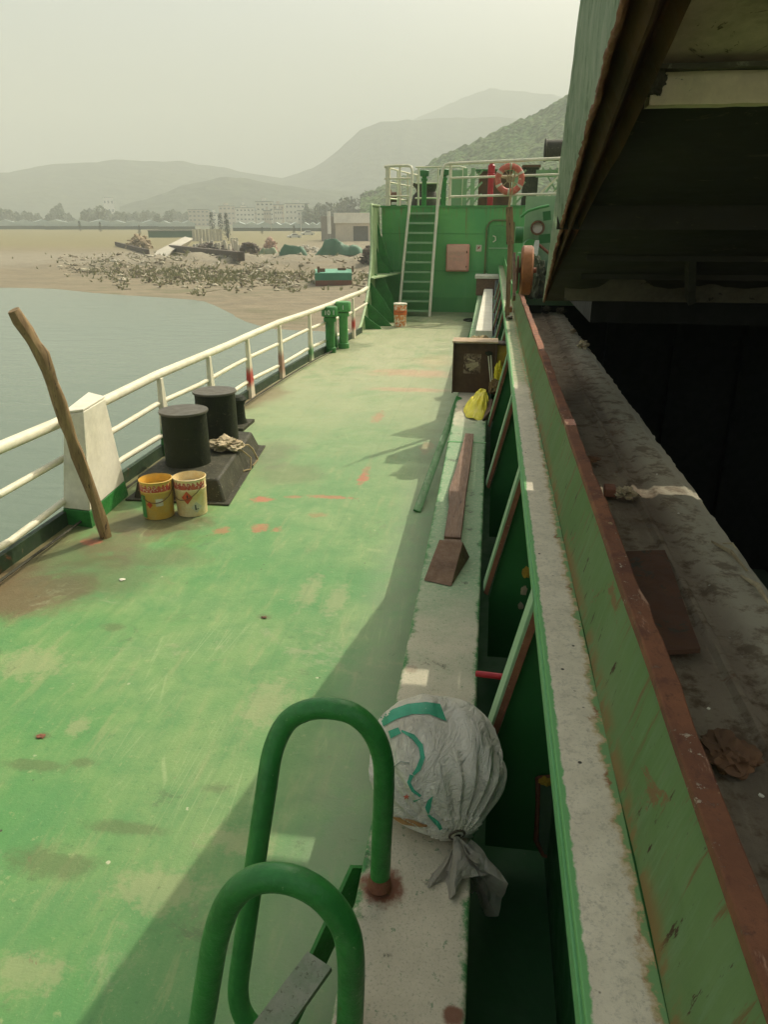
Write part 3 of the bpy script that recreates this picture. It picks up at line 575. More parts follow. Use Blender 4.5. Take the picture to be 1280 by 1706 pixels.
for i in range(1300):
    px = random.gauss(340, 90) if random.random() < .5 else random.uniform(150, 620); py = random.triangular(420, 474, 458)
    p = ground_at(px, py); 
    for k in range(2):
        d_ = V((random.uniform(-.3, .3), random.uniform(-.2, .2), random.uniform(.15, .45))); sd_ = V((.07, .03, 0)); mb.b.faces.new([mb.b.verts.new(q) for q in (p - sd_, p + sd_, p + d_)])
struct(mb.build('shore_weeds', M('weeds', (.22, .22, .10), (.30, .28, .14), .5, rough=.9), smooth=False), 'stuff')

# ================================================================= SHIP: port side
# railing
XR = -3.73
def rx(y): return deck_edge(y) + .05
rail = thing('deck_railing', 'cream painted three-bar steel railing along the deck edge', 'railing', (-3.7, 8, 0))
yy = [-2, 2, 4, 5, 6, 7, 8, 9.2, 10.3, 11.2, 12.6, 14.2, 15.6, 17, 18.3, 19.2]
wob = lambda y, k: .012 * sin(y * 1.7 + k) + .008 * sin(y * 3.1 + k * 2)
MB().tube([(rx(y), y, .93 + wob(y, 0) + (.03 if y > 16 else 0)) for y in yy], .05, 14).build('top_rail', MT['cream'], rail)
MB().tube([(rx(y), y, .60 + wob(y, 1)) for y in yy if not 5.7 < y < 6.3], .03, 12).build('middle_rail', MT['cream'], rail)
MB().tube([(rx(y), y, .24 + wob(y, 2) - (.05 if 4.5 < y < 5.5 else 0)) for y in yy[:14]], .03, 12).build('bottom_rail', MT['cream'], rail)
MB().tube([(rx(y) + .16, y, .05) for y in yy[:13]], .012, 6).build('waterway_bar', MT['plinth'], rail)
mb = MB()
for y0, y1 in zip(yy[:-1], yy[1:]):
    if y1 > 18.5: break
    mb.quadbox([(rx(y0) - .03, y0, 0.0), (rx(y0) + .02, y0, 0.0), (rx(y1) + .02, y1, 0.0), (rx(y1) - .03, y1, 0.0), (rx(y0) - .03, y0, .13), (rx(y0) + .02, y0, .13), (rx(y1) + .02, y1, .13), (rx(y1) - .03, y1, .13)])
mb.build('toe_plate', M('toe_plate', (.012, .03, .012), (.03, .06, .02), 5, (.12, .10, .05), .6, 14, rust=.3, rough=.6), rail)
def two_tone(name, low, mid, z1, z2):
    t = NT(name); X = t.xyz(); n = t.noise(9, 6, .7); zz = t.math('ADD', X['Z'], t.math('MULTIPLY', n, .12))
    g = t.mix(t.rng(zz, z1 - .01, z1 + .14), low, mid); g = t.mix(t.rng(zz, z2, z2 + .16), g, (.68, .64, .47)); g = t.mix(t.rng(t.noise(14, 8, .75), .66, .70), g, (.2, .1, .05))
    t.bump(n, .2, .005); return t.done(g, .55)
PM = {'g': two_tone('post_green_foot', (.02, .17, .03), (.05, .19, .05), .16, .3), 'r': two_tone('post_red_foot', (.68, .6, .45), (.42, .05, .035), .2, .42), 'b': two_tone('post_brown_foot', (.55, .46, .33), (.34, .20, .14), .1, .42), 'gg': two_tone('post_green_bottom', (.5, .5, .33), (.10, .24, .09), .08, .26)}
for y, kd, lb in ((2.2, 'g', None), (8.03, 'g', 'cream post with a green foot'), (9.5, 'gg', None), (11.05, 'r', 'cream post with a red lower half'), (12.6, 'b', 'cream post with a brown faded lower half'), (14.35, 'gg', None), (15.9, 'g', None), (17.4, 'r', 'short wedge post with green and red foot')):
    x = rx(y) + .03
    mb = MB().quadbox([(x - .035, y - .11, .0), (x + .035, y - .09, 0.), (x + .035, y + .11, .0), (x - .035, y + .11, .0), (x - .03, y - .035, .9), (x + .02, y - .025, .9), (x + .02, y + .035, .9), (x - .03, y + .035, .9)])
    o = mb.build('post', PM[kd], rail, bevel=.006)
    if lb: o['label'] = lb
# locker on the rail
lk = thing('steel_locker', 'tall white slanted steel box with green foot set in the railing', 'locker', (-3.62, 6.1, 0))
nl, nr, fr0, fl = at(106, 690, y=5.83), at(139, 686, y=5.80), at(175, 664, y=6.42), at(148, 657, y=6.46)
MB().quadbox([(-3.74, 5.80, .16), (-3.46, 5.76, .16), (-3.525, 6.58, .16), (-3.78, 6.60, .16), nl, nr, fr0, fl]).build('body', MT['white'], lk, bevel=.010)
e_ = V((0, 0, .003)); e2 = V((0, 0, .022)); MB().quadbox([q + e_ for q in (nl, nr, fr0, fl)] + [q + e2 for q in (nl, nr, fr0, fl)]).build('lid', MT['white'], lk, bevel=.004)
MB().quadbox([(-3.75, 5.80, .0), (-3.455, 5.75, .0), (-3.52, 6.61, .0), (-3.80, 6.63, .0), (-3.74, 5.795, .158), (-3.46, 5.755, .158), (-3.525, 6.585, .158), (-3.78, 6.605, .158)]).build('foot', MT['green_clean'], lk, bevel=.005)
# wooden pole
pp = []
for i, (px, py) in enumerate(((175, 890), (160, 838), (130, 760), (108, 700), (88, 640), (70, 592), (45, 552), (22, 517))): pp.append(at(px, py, y=5.58 - i * .055))
pp[0].z = .0
pl = MB().tube([q for a_, b_ in zip(pp, pp[1:]) for q in (a_, a_.lerp(b_, .5))] + [pp[-1]], [.05 + .006 * sin(i * 2.1) for i in range(15)], 10, jit=.13)
tag(pl.build('wooden_pole', MT['wood'], loc=tuple(pp[0])), 'crooked weathered wooden pole leaning on the railing by the white locker', 'pole')
# bollards
bl = thing('mooring_bollard', 'twin black mooring bollards on a black plinth by the railing', 'bollard', (-2.9, 7.4, 0))
MB().quadbox([(-3.42, 6.50, 0), (-2.46, 6.50, 0), (-2.68, 8.40, 0), (-3.42, 8.46, 0), (-3.38, 6.57, .225), (-2.55, 6.59, .225), (-2.75, 8.32, .225), (-3.38, 8.38, .225)]).subdiv(3, .008, 4).build('plinth', MT['plinth'], bl, bevel=.02)
MB().quadbox([(-3.48, 6.45, 0.004), (-2.41, 6.45, 0.004), (-2.63, 8.46, 0.004), (-3.48, 8.52, 0.004), (-3.48, 6.45, .018), (-2.41, 6.45, .018), (-2.63, 8.46, .018), (-3.48, 8.52, .018)]).build('base_plate', MT['plinth'], bl, bevel=.004)
for (x, y) in ((-3.05, 7.08), (-3.05, 8.0)):
    po = MB().lathe([(.0, .22), (.235, .22), (.232, .24), (.228, .76), (0, .76)], (x, y, 0), 40).build('post', MT['black'], bl)
    MB().lathe([(0, .76), (.246, .76), (.250, .772), (.246, .784), (0, .786)], (x, y, 0), 40).build('cap', M('cap_grey', (.095, .085, .06), (.075, .07, .05), 3, (.16, .14, .1), .7, 10, rough=.55), po)
def crumple(c, r, name, mat, label, cat, sq=(1, 1, .6), sc=3., amp=.6, seed=0., sub=5, parent=None):
    mb = MB(); vs = bmesh.ops.create_icosphere(mb.b, subdivisions=sub, radius=1)['verts']
    for v in vs:
        d_ = v.co.copy(); k_ = 1 + amp * .42 * (mn.noise(d_ * sc * .5 + V((seed, 3, 0))) * 1.3 - abs(mn.noise(d_ * sc * .9 + V((seed, 0, 0)))) * 1.5 + .3 - .5 * abs(mn.noise(d_ * sc * 2.1 + V((0, seed, 0))))); v.co = V(c) + V((d_.x * sq[0], d_.y * sq[1], max(d_.z, -.55) * sq[2])) * r * k_
    o = mb.build(name, mat, parent, loc=None if parent else c)
    if label: tag(o, label, cat)
    return o
rg = thing('cloth_bundle', 'crumpled dirty cloth with loose cord lying between the twin bollards', 'cloth', (-2.78, 7.55, .2))
crumple((-2.80, 7.55, .285), .14, 'cloth', MT['cloth'], None, None, (1.2, 1.1, .6), 3., .9, 2., parent=rg)
MB().tube([(-2.68, 7.6, .27), (-2.6, 7.72, .24), (-2.56, 7.75, .18), (-2.50, 7.72, .07), (-2.53, 7.62, .03)], .011, 6).tube([(-2.70, 7.5, .25), (-2.62, 7.55, .225), (-2.54, 7.6, .13), (-2.52, 7.5, .03), (-2.58, 7.42, .03)], .01, 6).build('cord', MT['rope'], rg)
# a pair of hidden dark fairlead rollers behind far bollard
fr = thing('roller_fairlead', 'small dark rounded fairlead rollers half hidden behind the far bollard', 'fairlead', (-3.42, 9.3, 0))
for dx in (-.16, .12): MB().lathe([(0, 0.02), (.13, .02), (.10, .10), (.09, .28), (.13, .36), (.10, .40), (0, .41)], (-3.40 + dx, 9.35 + dx * .4, 0), 20).build('roller', MT['black'], fr)
MB().box(-3.68, -3.12, 9.1, 9.6, .0, .04).build('base', MT['plinth'], fr)
# paint pails
def pail(name, c, mat, inmat, label, r=.148, h=.365, rot=0., labels=0, lid=False):
    t_ = thing(name, label, 'paint bucket', c, 'paint buckets standing on the deck'); x, y, z = c
    t_.rotation_euler = (0, 0, 0)
    MB().lathe([(0, .004), (r * .93, .004), (r * .935, .012), (r * .955, h * .35), (r * .965, h * .36), (r * .98, h * .70), (r * 1.0, h * .715), (r * .985, h * .73), (r, h - .014), (r * 1.035, h - .01), (r * 1.04, h), (r * .99, h + .003), (r * .965, h - .02), (r * .95, h - .08 if not lid else h - .012)], (x, y, z), 40).build('body', mat, t_)
    MB().lathe([(0, h - .075 if not lid else h - .011), (r * .955, h - .08 if not lid else h - .012)], (x, y, z), 32).build('contents' if not lid else 'lid', inmat, t_)
    hp = []
    for k in range(13):
        a_ = pi + k / 12 * pi + rot; hp.append((x + r * 1.05 * cos(a_), y + r * 1.05 * sin(a_), z + h * .86 - .14 * sin(k / 12 * pi)))
    MB().tube(hp, .0035, 6).build('handle', MT['rust_dark'], t_)
    def curved(a0, a1, z0, z1, nm, mt, off=.0025, shape='rect', n=10):
        mb = MB(); ac = (a0 + a1) / 2
        if shape == 'rect': mb.grid(lambda u, v: (x + (r * .985 + off) * cos(a0 + (a1 - a0) * u), y + (r * .985 + off) * sin(a0 + (a1 - a0) * u), z + z0 + (z1 - z0) * v), n, 2)
        else: 
            def f(u, v):
                u2, v2 = u - .5, v - .5; p_, q_ = (u2 + v2), (v2 - u2); a_ = ac + (a1 - a0) * .5 * p_; return (x + (r * .985 + off) * cos(a_), y + (r * .985 + off) * sin(a_), z + (z0 + z1) / 2 + (z1 - z0) * .5 * q_)
            mb.grid(f, 8, 8)
        return mb.build(nm, mt, t_)
    if labels:
        curved(rad(190), rad(352), h * .75, h * .93, 'printed_band', MT['redlab'])
        f_ = math.atan2(-y, -x) + .18 * 0
        if labels == 2:
            f_ = math.atan2(-y, -x)
            curved(f_ - .62, f_ + .08, .135, .265, 'hazard_diamond', MT['orlab'], shape='d'); curved(f_ - .08, f_ + .62, .045, .155, 'corrosive_diamond', MT['whlab'], .003, 'd')
            fl = curved(f_ - .30, f_ - .20, .19, .235, 'flame_mark', MT['inklab'], .004, 'd'); curved(f_ + .16, f_ + .24, .075, .125, 'fish_mark', MT['inklab'], .0045); curved(f_ + .22, f_ + .40, .078, .086, 'ground_mark', MT['inklab'], .0045)
        else:
            f_ = math.atan2(-y, -x); curved(f_ - .75, f_ - .35, .12, .19, 'hazard_diamond', MT['orlab'], shape='d'); curved(f_ - .15, f_ + .3, .14, .21, 'paper_patch', MT['whlab'], .002)
            curved(f_ - 1.35, f_ - .85, .02, .24, 'green_drip', MT['green'], .002)
    return t_
pail('paint_bucket', (-2.985, 6.14, 0), MT['bucket'], MT['yel_in'], 'open yellow paint bucket with green drips, left of the pair by the bollards', rot=.3, labels=1)
pail('paint_bucket', (-2.70, 6.25, 0), MT['bucket2'], MT['wht_in'], 'pale yellow paint bucket with hazard diamonds, right of the pair by the bollards', rot=-.3, labels=2)
pail('paint_bucket', (-2.26, 19.55, 0), MT['bucket3'], MT['wht_in'], 'closed paint bucket spattered with orange at the foot of the stairs', .165, .58, lid=True)
fb3 = [o for o in bpy.data.objects if o.get('label', '').startswith('closed paint bucket')][0]
MB().lathe([(.1635, .30), (.168, .30), (.168, .41), (.1635, .41)], (-2.26, 19.55, 0), 32).build('orange_band', M('orange_band', (.72, .16, .03), (.6, .12, .03), 9, rough=.5), fb3)
MB().lathe([(.155, .545), (.175, .55), (.175, .585), (.0, .59)], (-2.26, 19.55, 0), 32).build('lid_rim', MT['white'], fb3)
# spilt paint under far bucket
# tall air pipes
def vent(c, h, r, label, txt, mat):
    t_ = thing('air_pipe', label, 'air vent pipe', c, 'green air pipes at the deck edge'); x, y, z = c
    MB().lathe([(0, 0), (r * 1.25, 0), (r * 1.25, .10), (r, .11), (r, h - .26)], (x, y, z), 24).build('pipe', mat, t_)
    MB().lathe([(r, h - .30), (r * 1.35, h - .30), (r * 1.35, h - .22), (r * 1.05, h - .21)], (x, y, z), 24).build('flange', mat, t_)
    hd = MB().lathe([(r * 1.05, h - .21), (r * 1.75, h - .19), (r * 1.8, h - .03), (r * 1.6, h), (0, h + .01)], (x, y, z), 24).build('head', mat, t_)
    a_ = math.atan2(-y, -x); rr = r * 1.79 + .004
    mt = Matrix.Translation((x + rr * cos(a_), y + rr * sin(a_), z + h - .11)) @ Matrix.Rotation(a_ + pi / 2, 4, 'Z') @ Matrix.Rotation(pi / 2, 4, 'X')
    text(txt, .13, BM['white'], 'lettering', hd, mt)
    return t_
vent((-3.24, 15.35, 0), .93, .095, 'green air pipe with a marked cap, nearer of the two by the bulwark', '10 1', MT['green_clean'])
vent((-3.07, 15.95, 0), .97, .095, 'faded green air pipe, farther of the two by the bulwark', '1', MT['green'])

# ---- bulwark with brackets
BWM = M('bulwark_pale', (.36, .46, .24), (.30, .42, .2), 2.5, (.5, .5, .34), .66, 16, rust=.15, rough=.6)
bw = thing('bulwark', 'pale green curved bulwark plate sweeping up to the raised foredeck', 'bulwark', (-3.1, 20.5, 0))
prof = [(17.9, .02), (18.6, .22), (19.3, .50), (19.9, .85), (20.5, 1.32), (20.9, 1.80), (21.1, 2.3), (21.2, 2.95), (22.88, 2.95)]
def bwz(y):
    for (a_, b_), (c_, d_) in zip(prof, prof[1:]):
        if y <= c_: return b_ + (d_ - b_) * max(0, y - a_) / (c_ - a_)
    return 2.95
ny = 40
def bws(u, v): y = 17.9 + 4.98 * u; z = bwz(y) * v; return (deck_edge(y) + .02 - .05 * z, y, z)
mb = MB().grid(bws, ny, 8); bmesh.ops.solidify(mb.b, geom=mb.b.faces[:], thickness=.03)
mb.build('plate', BWM, bw)
mb = MB().tube([bws(k / 40, 1) for k in range(41)], .035, 8); mb.build('edge_bar', BWM, bw)
for y, ww in ((18.95, .42), (19.55, .62), (20.25, .70), (21.1, .75)):
    z = bwz(y) * .95; x0 = deck_edge(y) + .04
    MB().prism([(x0, y, 0.0), (x0 + ww, y, 0.0), (x0 + ww * .9, y, .06), (x0 + ww * .45, y, z * .55), (x0 - .06 * z, y, z)] if z < 1.2 else [(x0, y, 0), (x0 + ww, y, 0), (x0 + ww * .9, y, .08), (x0 + ww * .3, y, 1.05), (x0 - .06, y, 1.2)], (0, .02, 0)).build('bracket', MT['green_clean'], bw)
    if z >= 1.2: pass
x0 = deck_edge(21.5)
MB().prism([(x0 - .05, 20.3, 1.12), (x0 + .1, 20.2, 1.12), (x0 + .62, 22.6, 1.12), (x0 - .03, 22.85, 1.12)], (0, 0, .03)).build('shelf', BWM, bw)
for y, z1, ww in ((21.9, 2.0, .40), (22.3, 2.6, .45)):
    x0 = deck_edge(y) - .08
    MB().prism([(x0, y, 1.16), (x0 + ww, y, 1.16), (x0 + ww * .85, y, 1.3), (x0 + ww * .35, y, z1 * .75), (x0 - .05, y, z1)], (0, .02, 0)).build('bracket', MT['green_clean'], bw)

# ---- foredeck bulkhead
YB = 22.9
def mk_bulk():
    t = NT('bulkhead_paint', True); X = t.xyz(); n1 = t.noise(.8, 6, .6); n2 = t.noise(4, 7, .7); st = t.noise(3, 6, .7, t.mp(sc=(4, 1, .35)))
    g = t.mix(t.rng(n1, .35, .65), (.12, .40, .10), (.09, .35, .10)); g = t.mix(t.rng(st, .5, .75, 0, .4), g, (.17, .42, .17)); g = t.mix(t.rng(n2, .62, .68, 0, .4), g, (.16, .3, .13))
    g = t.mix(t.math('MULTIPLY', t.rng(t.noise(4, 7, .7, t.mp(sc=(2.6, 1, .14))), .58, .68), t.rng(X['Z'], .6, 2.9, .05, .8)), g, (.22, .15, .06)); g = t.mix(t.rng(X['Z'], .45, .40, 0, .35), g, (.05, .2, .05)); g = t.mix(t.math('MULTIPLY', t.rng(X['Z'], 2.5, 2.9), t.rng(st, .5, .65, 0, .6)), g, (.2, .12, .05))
    t.bump(n1, .2, .02); return t.done(g, .45, 0, .4)
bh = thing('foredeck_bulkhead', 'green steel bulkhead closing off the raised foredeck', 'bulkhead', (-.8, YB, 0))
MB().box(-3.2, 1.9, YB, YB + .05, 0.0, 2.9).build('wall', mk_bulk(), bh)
MB().box(-3.22, 1.9, YB - .012, YB - .002, 1.17, 1.185).box(-3.2, 1.9, YB - .01, YB - .002, 2.2, 2.21).box(-.20, -.19, YB - .012, YB - .002, 0, 2.89).build('weld_seam', MT['green'], bh)
MB().box(-3.25, 2.4, YB - .04, YB + .09, 2.9, 2.955).build('coaming_bar', MT['green'], bh)
MB().quadbox([(-3.2, YB + .09, 2.86), (8, YB + .09, 2.86), (5, 31, 2.86), (-2.2, 31, 2.86), (-3.2, YB + .09, 2.91), (8, YB + .09, 2.91), (5, 31, 2.91), (-2.2, 31, 2.91)]).build('upper_deck', MT['green'], bh)
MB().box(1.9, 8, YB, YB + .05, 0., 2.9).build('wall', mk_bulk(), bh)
MB().quadbox([(-3.2, YB + .05, -3), (-3.15, YB + .05, -3), (-2.2, 31, -3), (-2.25, 31, -3), (-3.22, YB + .05, 2.9), (-3.17, YB + .05, 2.9), (-2.2, 31, 2.9), (-2.25, 31, 2.9)]).build('side_shell', MT['green_pale'], bh)
dr = MB().box(-.10, .52, YB - .06, YB - .015, .30, 2.42).build('door', MT['green'], bh, bevel=.02)
mb = MB(); pth = [(-.17, YB - .05, .2), (-.17, YB - .05, 2.35), (-.10, YB - .05, 2.5), (0, YB - .05, 2.56), (.5, YB - .05, 2.56), (.6, YB - .05, 2.5), (.62, YB - .05, .2)]
mb.tube(pth, .025, 8).build('door_frame', M('rust_edged_green', (.10, .17, .04), (.17, .12, .05), 5, rust=.3), dr)
MB().box(-.09, .51, YB - .085, YB - .062, 1.80, 1.83).box(-.09, .51, YB - .085, YB - .062, 1.0, 1.03).build('stiffener', MT['green_pale'], dr)
MB().tube([(.02, YB - .09, 2.15), (.09, YB - .10, 2.12), (.10, YB - .10, 2.03), (.03, YB - .09, 1.98)], .015, 8).build('handle', MT['cream'], dr)
MB().beam((-.12, YB - .1, 1.12), (.18, YB - .3, .35), .03, .03).build('stay_rod', MT['cream'], dr)
# fire cabinet
fb = thing('fire_box', 'faded pink fire equipment cabinet on the green bulkhead', 'cabinet', (-.97, YB - .12, 1.17))
MB().box(-1.30, -.63, YB - .20, YB - .002, 1.17, 1.92).build('body', MT['pink'], fb, bevel=.04, seg=3)
MB().box(-1.265, -.70, YB - .222, YB - .203, 1.21, 1.89).build('door', M('pink_door', (.66, .33, .24), (.72, .40, .29), 2, (.72, .45, .32), .68, 10, rough=.5), fb, bevel=.01)
for zc, s_ in ((1.66, '消防器材'), (1.50, '严禁烟火')):
    mt = Matrix.Translation((-1.0, YB - .226, zc)) @ Matrix.Rotation(pi / 2, 4, 'X'); text(s_, .12, MT['pinktext'], 'lettering', fb, mt)
MB().box(-.72, -.685, YB - .25, YB - .223, 1.68, 1.74).box(-.72, -.69, YB - .245, YB - .223, 1.29, 1.33).build('latch', MT['rust_dark'], fb)
nt_ = thing('notice_sticker', 'small square white sticker with a red mark beside the door', 'sticker', (-.37, YB - .02, 1.8))
MB().box(-.45, -.29, YB - .010, YB - .004, 1.72, 1.90).build('paper', MT['whlab'], nt_); MB().beam((-.41, YB - .013, 1.78), (-.33, YB - .013, 1.86), .02, .004, (0, 1, 0)).beam((-.40, YB - .0135, 1.85), (-.35, YB - .0135, 1.80), .02, .004, (0, 1, 0)).build('mark', MT['redpaint'], nt_)
# stairs
la = thing('ship_stairs', 'steep green steps with cream handrails up to the foredeck', 'stairs', (-2.1, 22.2, 0))
BL, BR = V((-2.55, 21.75, 0)), V((-1.66, 21.75, 0)); TL, TRR = V((-2.40, 22.78, 2.93)), V((-1.60, 22.78, 2.93))
for a_, b_ in ((BL, TL), (BR, TRR)):
    MB().beam(a_, b_, .03, .16, (0, 0, 1)).build('stringer', MT['cream'], la, bevel=.004)
for k in range(11):
    f = (k + .6) / 11.3; l, r_ = BL.lerp(TL, f), BR.lerp(TRR, f); MB().box(l.x + .02, r_.x - .02, l.y - .08, l.y + .13, l.z - .012, l.z + .022).build('step', MT['green'], la, bevel=.004)
    MB().box(l.x + .02, r_.x - .02, l.y - .095, l.y - .083, l.z - .03, l.z + .022).build('nosing', MT['green_pale'], la)
MB().tube([BL + V((0, -.12, 0)), BL.lerp(TL, .5) + V((0, -.15, 0)), TL + V((.02, -.15, .0)), (-2.33, 22.72, 3.55), (-2.32, 22.74, 3.85), (-2.36, 22.78, 3.96), (-2.45, 22.8, 3.99), (-2.8, 22.8, 3.99), (-3.12, 22.8, 3.97)], .038, 12).build('handrail', MT['cream'], la)
MB().tube([BR + V((0, -.12, 0)), BR.lerp(TRR, .5) + V((0, -.15, 0)), TRR + V((.02, -.15, .0)), (-1.50, 22.70, 3.6), (-1.47, 22.74, 3.88), (-1.40, 22.78, 4.0), (-1.28, 22.8, 4.03), (.2, 22.8, 4.08), (1.9, 22.8, 4.14), (2.6, 22.8, 4.16)], .042, 12).build('handrail', MT['cream'], la)
# foredeck railing
fr_ = thing('foredeck_railing', 'cream rail along the front edge of the raised foredeck', 'railing', (-.5, 22.85, 2.95))
MB().tube([(-1.25, 22.8, 3.66), (2.6, 22.8, 3.76)], .03, 8).build('middle_rail', MT['cream'], fr_); MB().tube([(-1.25, 22.8, 3.18), (2.6, 22.8, 3.27)], .032, 8).build('bottom_rail', MT['cream'], fr_)
for x, z in ((-1.25, 4.0), (1.75, 4.1)): MB().tube([(x, 22.82, 2.95), (x, 22.82, z)], .04, 8).build('post', MT['cream'], fr_)
fr2 = thing('port_side_railing', 'cream rails round the port corner of the foredeck', 'railing', (-2.9, 23, 2.95))
MB().tube([(-3.12, 22.8, 3.66), (-2.34, 22.8, 3.66)], .025, 8).tube([(-3.12, 22.8, 3.2), (-2.34, 22.8, 3.2)], .025, 8).build('front_bars', MT['cream'], fr2)
for x, r_ in ((-3.02, .07), (-2.68, .03)): MB().tube([(x, 22.83, 2.95), (x, 22.83, 3.98)], r_, 8).build('post', MT['cream'], fr2)
for z in (3.95, 3.58, 3.15): MB().tube([(-3.05, 22.9, z), (-2.75, 25.8, z), (-2.5, 27, z)], .022, 8).build('side_bar', MT['cream'], fr2)
for y in (24.2, 25.6, 27): MB().tube([(-3.05 + (y - 22.9) * .11, y, 2.92), (-3.05 + (y - 22.9) * .11, y, 3.95)], .03, 8).build('post', MT['cream'], fr2)
fr3 = thing('inner_railing', 'short cream guard rail behind the head of the stairs', 'railing', (-1.8, 25, 2.92))
for z in (4.08, 3.63, 3.2): MB().tube([(-2.45, 25, z), (-1.1, 25, z), (-.95, 25.0, z - .03), (-.92, 25.3, z - .03)], .024, 8).build('rail', MT['cream'], fr3)
for x in (-2.35, -1.75, -1.0): MB().tube([(x, 25, 2.92), (x, 25, 4.06)], .03, 8).build('post', MT['cream'], fr3)
# life ring
lr = thing('life_ring', 'faded red and white life ring tied to the foredeck rail', 'life ring', (.40, 22.72, 3.62))
tor = MB(); bmc = (.40, 22.72, 3.62)
R1, R2, r_ = .30, .085, 0
tm = tor
def torus(mb, c, R_, r, n=40, m=12, a0=0, a1=2 * pi):
    seg = max(3, int(n * (a1 - a0) / (2 * pi))); prev = None; first = None
    for i in range(seg + (0 if a1 - a0 >= 6.28 else 1)):
        a_ = a0 + (a1 - a0) * i / seg; ring = [mb.b.verts.new(V(c) + V(((R_ + r * cos(b_)) * cos(a_), r * sin(b_), (R_ + r * cos(b_)) * sin(a_)))) for b_ in (2 * pi * k / m for k in range(m))]
        if prev:
            for k in range(m): mb.b.faces.new((prev[k], prev[(k + 1) % m], ring[(k + 1) % m], ring[k]))
        else: first = ring
        prev = ring
    if a1 - a0 >= 6.28:
        for k in range(m): mb.b.faces.new((prev[k], prev[(k + 1) % m], first[(k + 1) % m], first[k]))
    return mb
torus(tor, bmc, .325, .085).build('ring', MT['ringred'], lr)
for k in range(6): torus(MB(), bmc, .325, .091, 40, 12, k * pi / 3 + .4, k * pi / 3 + .58).build('band', MT['whlab'], lr)
mb = MB()
for k in range(7): a_ = k * 2 * pi / 7 + .3; mb.tube([V(bmc) + V((0, -.03, 0)), V(bmc) + V((.3 * cos(a_), -.06, .3 * sin(a_)))], .014, 6)
torus(mb, V(bmc) + V((0, -.04, 0)), .08, .02, 16, 6); mb.build('grab_rope', MT['rope'], lr)
MB().tube([V(bmc) + V((0, -.1, .40)), V(bmc) + V((0, -.12, .1)), V(bmc) + V((.02, -.12, -.5)), V(bmc) + V((-.02, -.12, -1.0)), V(bmc) + V((.03, -.12, -1.6))], .015, 6).build('hanging_line', MT['rope'], lr)
# foredeck fittings
def fitting(name, label, cat, mbs, loc, group=None):
    t_ = thing(name, label, cat, loc, group)
    for mb, nm, mt in mbs: mb.build(nm, mt, t_)
    return t_
for x, y, lb in ((-2.12, 24.4, 'green air vent with flat cap on the foredeck, left of the stairs rail'), (-1.50, 24.0, 'green air vent with flat cap just right of the right handrail')):
    fitting('mushroom_vent', lb, 'air vent', [(MB().lathe([(0, 2.91), (.075, 2.91), (.075, 3.66), (.10, 3.67), (.10, 3.73), (.07, 3.74), (.07, 3.78)], (x, y, 0), 20), 'pipe', MT['green_clean']), (MB().lathe([(.07, 3.78), (.14, 3.80), (.145, 3.94), (.12, 3.96), (0, 3.97)], (x, y, 0), 20), 'head', MT['green_dark'])], (x, y, 2.91), 'green air vents on the foredeck')
fitting('winch_drum', 'dark mooring winch drum with flared rim behind the stairs', 'winch', [(MB().lathe([(0, 2.91), (.50, 2.91), (.42, 3.3), (.30, 3.42), (.34, 3.52), (.46, 3.62), (.47, 3.66), (0, 3.68)], (-2.2, 26, 0), 28), 'drum', MT['plinth']), (MB().box(-2.6, -1.7, 26.2, 27.1, 2.91, 3.35), 'gearbox', MT['green_dark'])], (-2.2, 26, 2.91))
fitting('deck_fairlead', 'dark brown roller fairlead at the port corner of the foredeck', 'fairlead', [(MB().lathe([(.0, -.06), (.22, -.06), (.22, .0), (.14, .02), (.14, .22), (.22, .24), (.22, .3), (0, .3)], (-3.15, 24.5, 3.22), 24, 'X'), 'roller', MT['rust_dark']), (MB().box(-3.2, -2.65, 24.3, 24.7, 2.91, 3.0), 'base', MT['green_dark'])], (-3, 24.5, 2.91))
fitting('red_standpipe', 'bright red vertical pipe behind the foredeck rail', 'pipe', [(MB().lathe([(0, 2.91), (.085, 2.91), (.085, 3.72), (.12, 3.73), (.12, 3.80), (.10, 3.81), (.10, 4.02), (.06, 4.05), (.06, 4.12), (0, 4.12)], (-.12, 23.6, 0), 20), 'pipe', MT['redpaint']), (MB().tube([(-.22, 23.6, 4.14), (-.02, 23.6, 4.14)], .02, 8), 'valve_wheel', MT['rust_dark'])], (-.12, 23.6, 2.91))
fitting('windlass_box', 'dark box housing of the windlass behind the red pipe', 'windlass', [(MB().box(-.5, .5, 25.0, 26.2, 2.91, 3.95), 'housing', MT['rust_dark']), (MB().box(-.6, .6, 24.9, 26.3, 3.95, 4.0), 'top_plate', MT['green_dark'])], (0, 25, 2.91))
ups = []
for x0 in (-.95, -.72, .55):
    mb = MB().box(x0, x0 + .12, 24.3, 24.4, 2.91, 4.0)
    for k in range(3): mb.beam((x0 + .1, 24.35, 3.05 + k * .32), (x0 + .34, 24.35, 3.3 + k * .32), .05, .04, (0, 1, 0))
    ups.append((mb, 'upright', MT['green_pale']))
fitting('pale_frame', 'pale green notched frame plates left of the windlass', 'frame', ups + [(MB().box(-1.3, -.98, 24.35, 24.42, 2.95, 3.95), 'panel', MT['green_pale'])], (-.6, 24.3, 2.91))
mb = MB()
for k in range(4): mb.beam((1.25 + k * .22, 24.0, 2.95), (1.9 + k * .22, 24.0, 3.95), .05, .04, (0, 1, 0)); mb.beam((2.0 + k * .2, 24.06, 3.05), (1.35 + k * .2, 24.06, 3.98), .04, .03, (0, 1, 0))
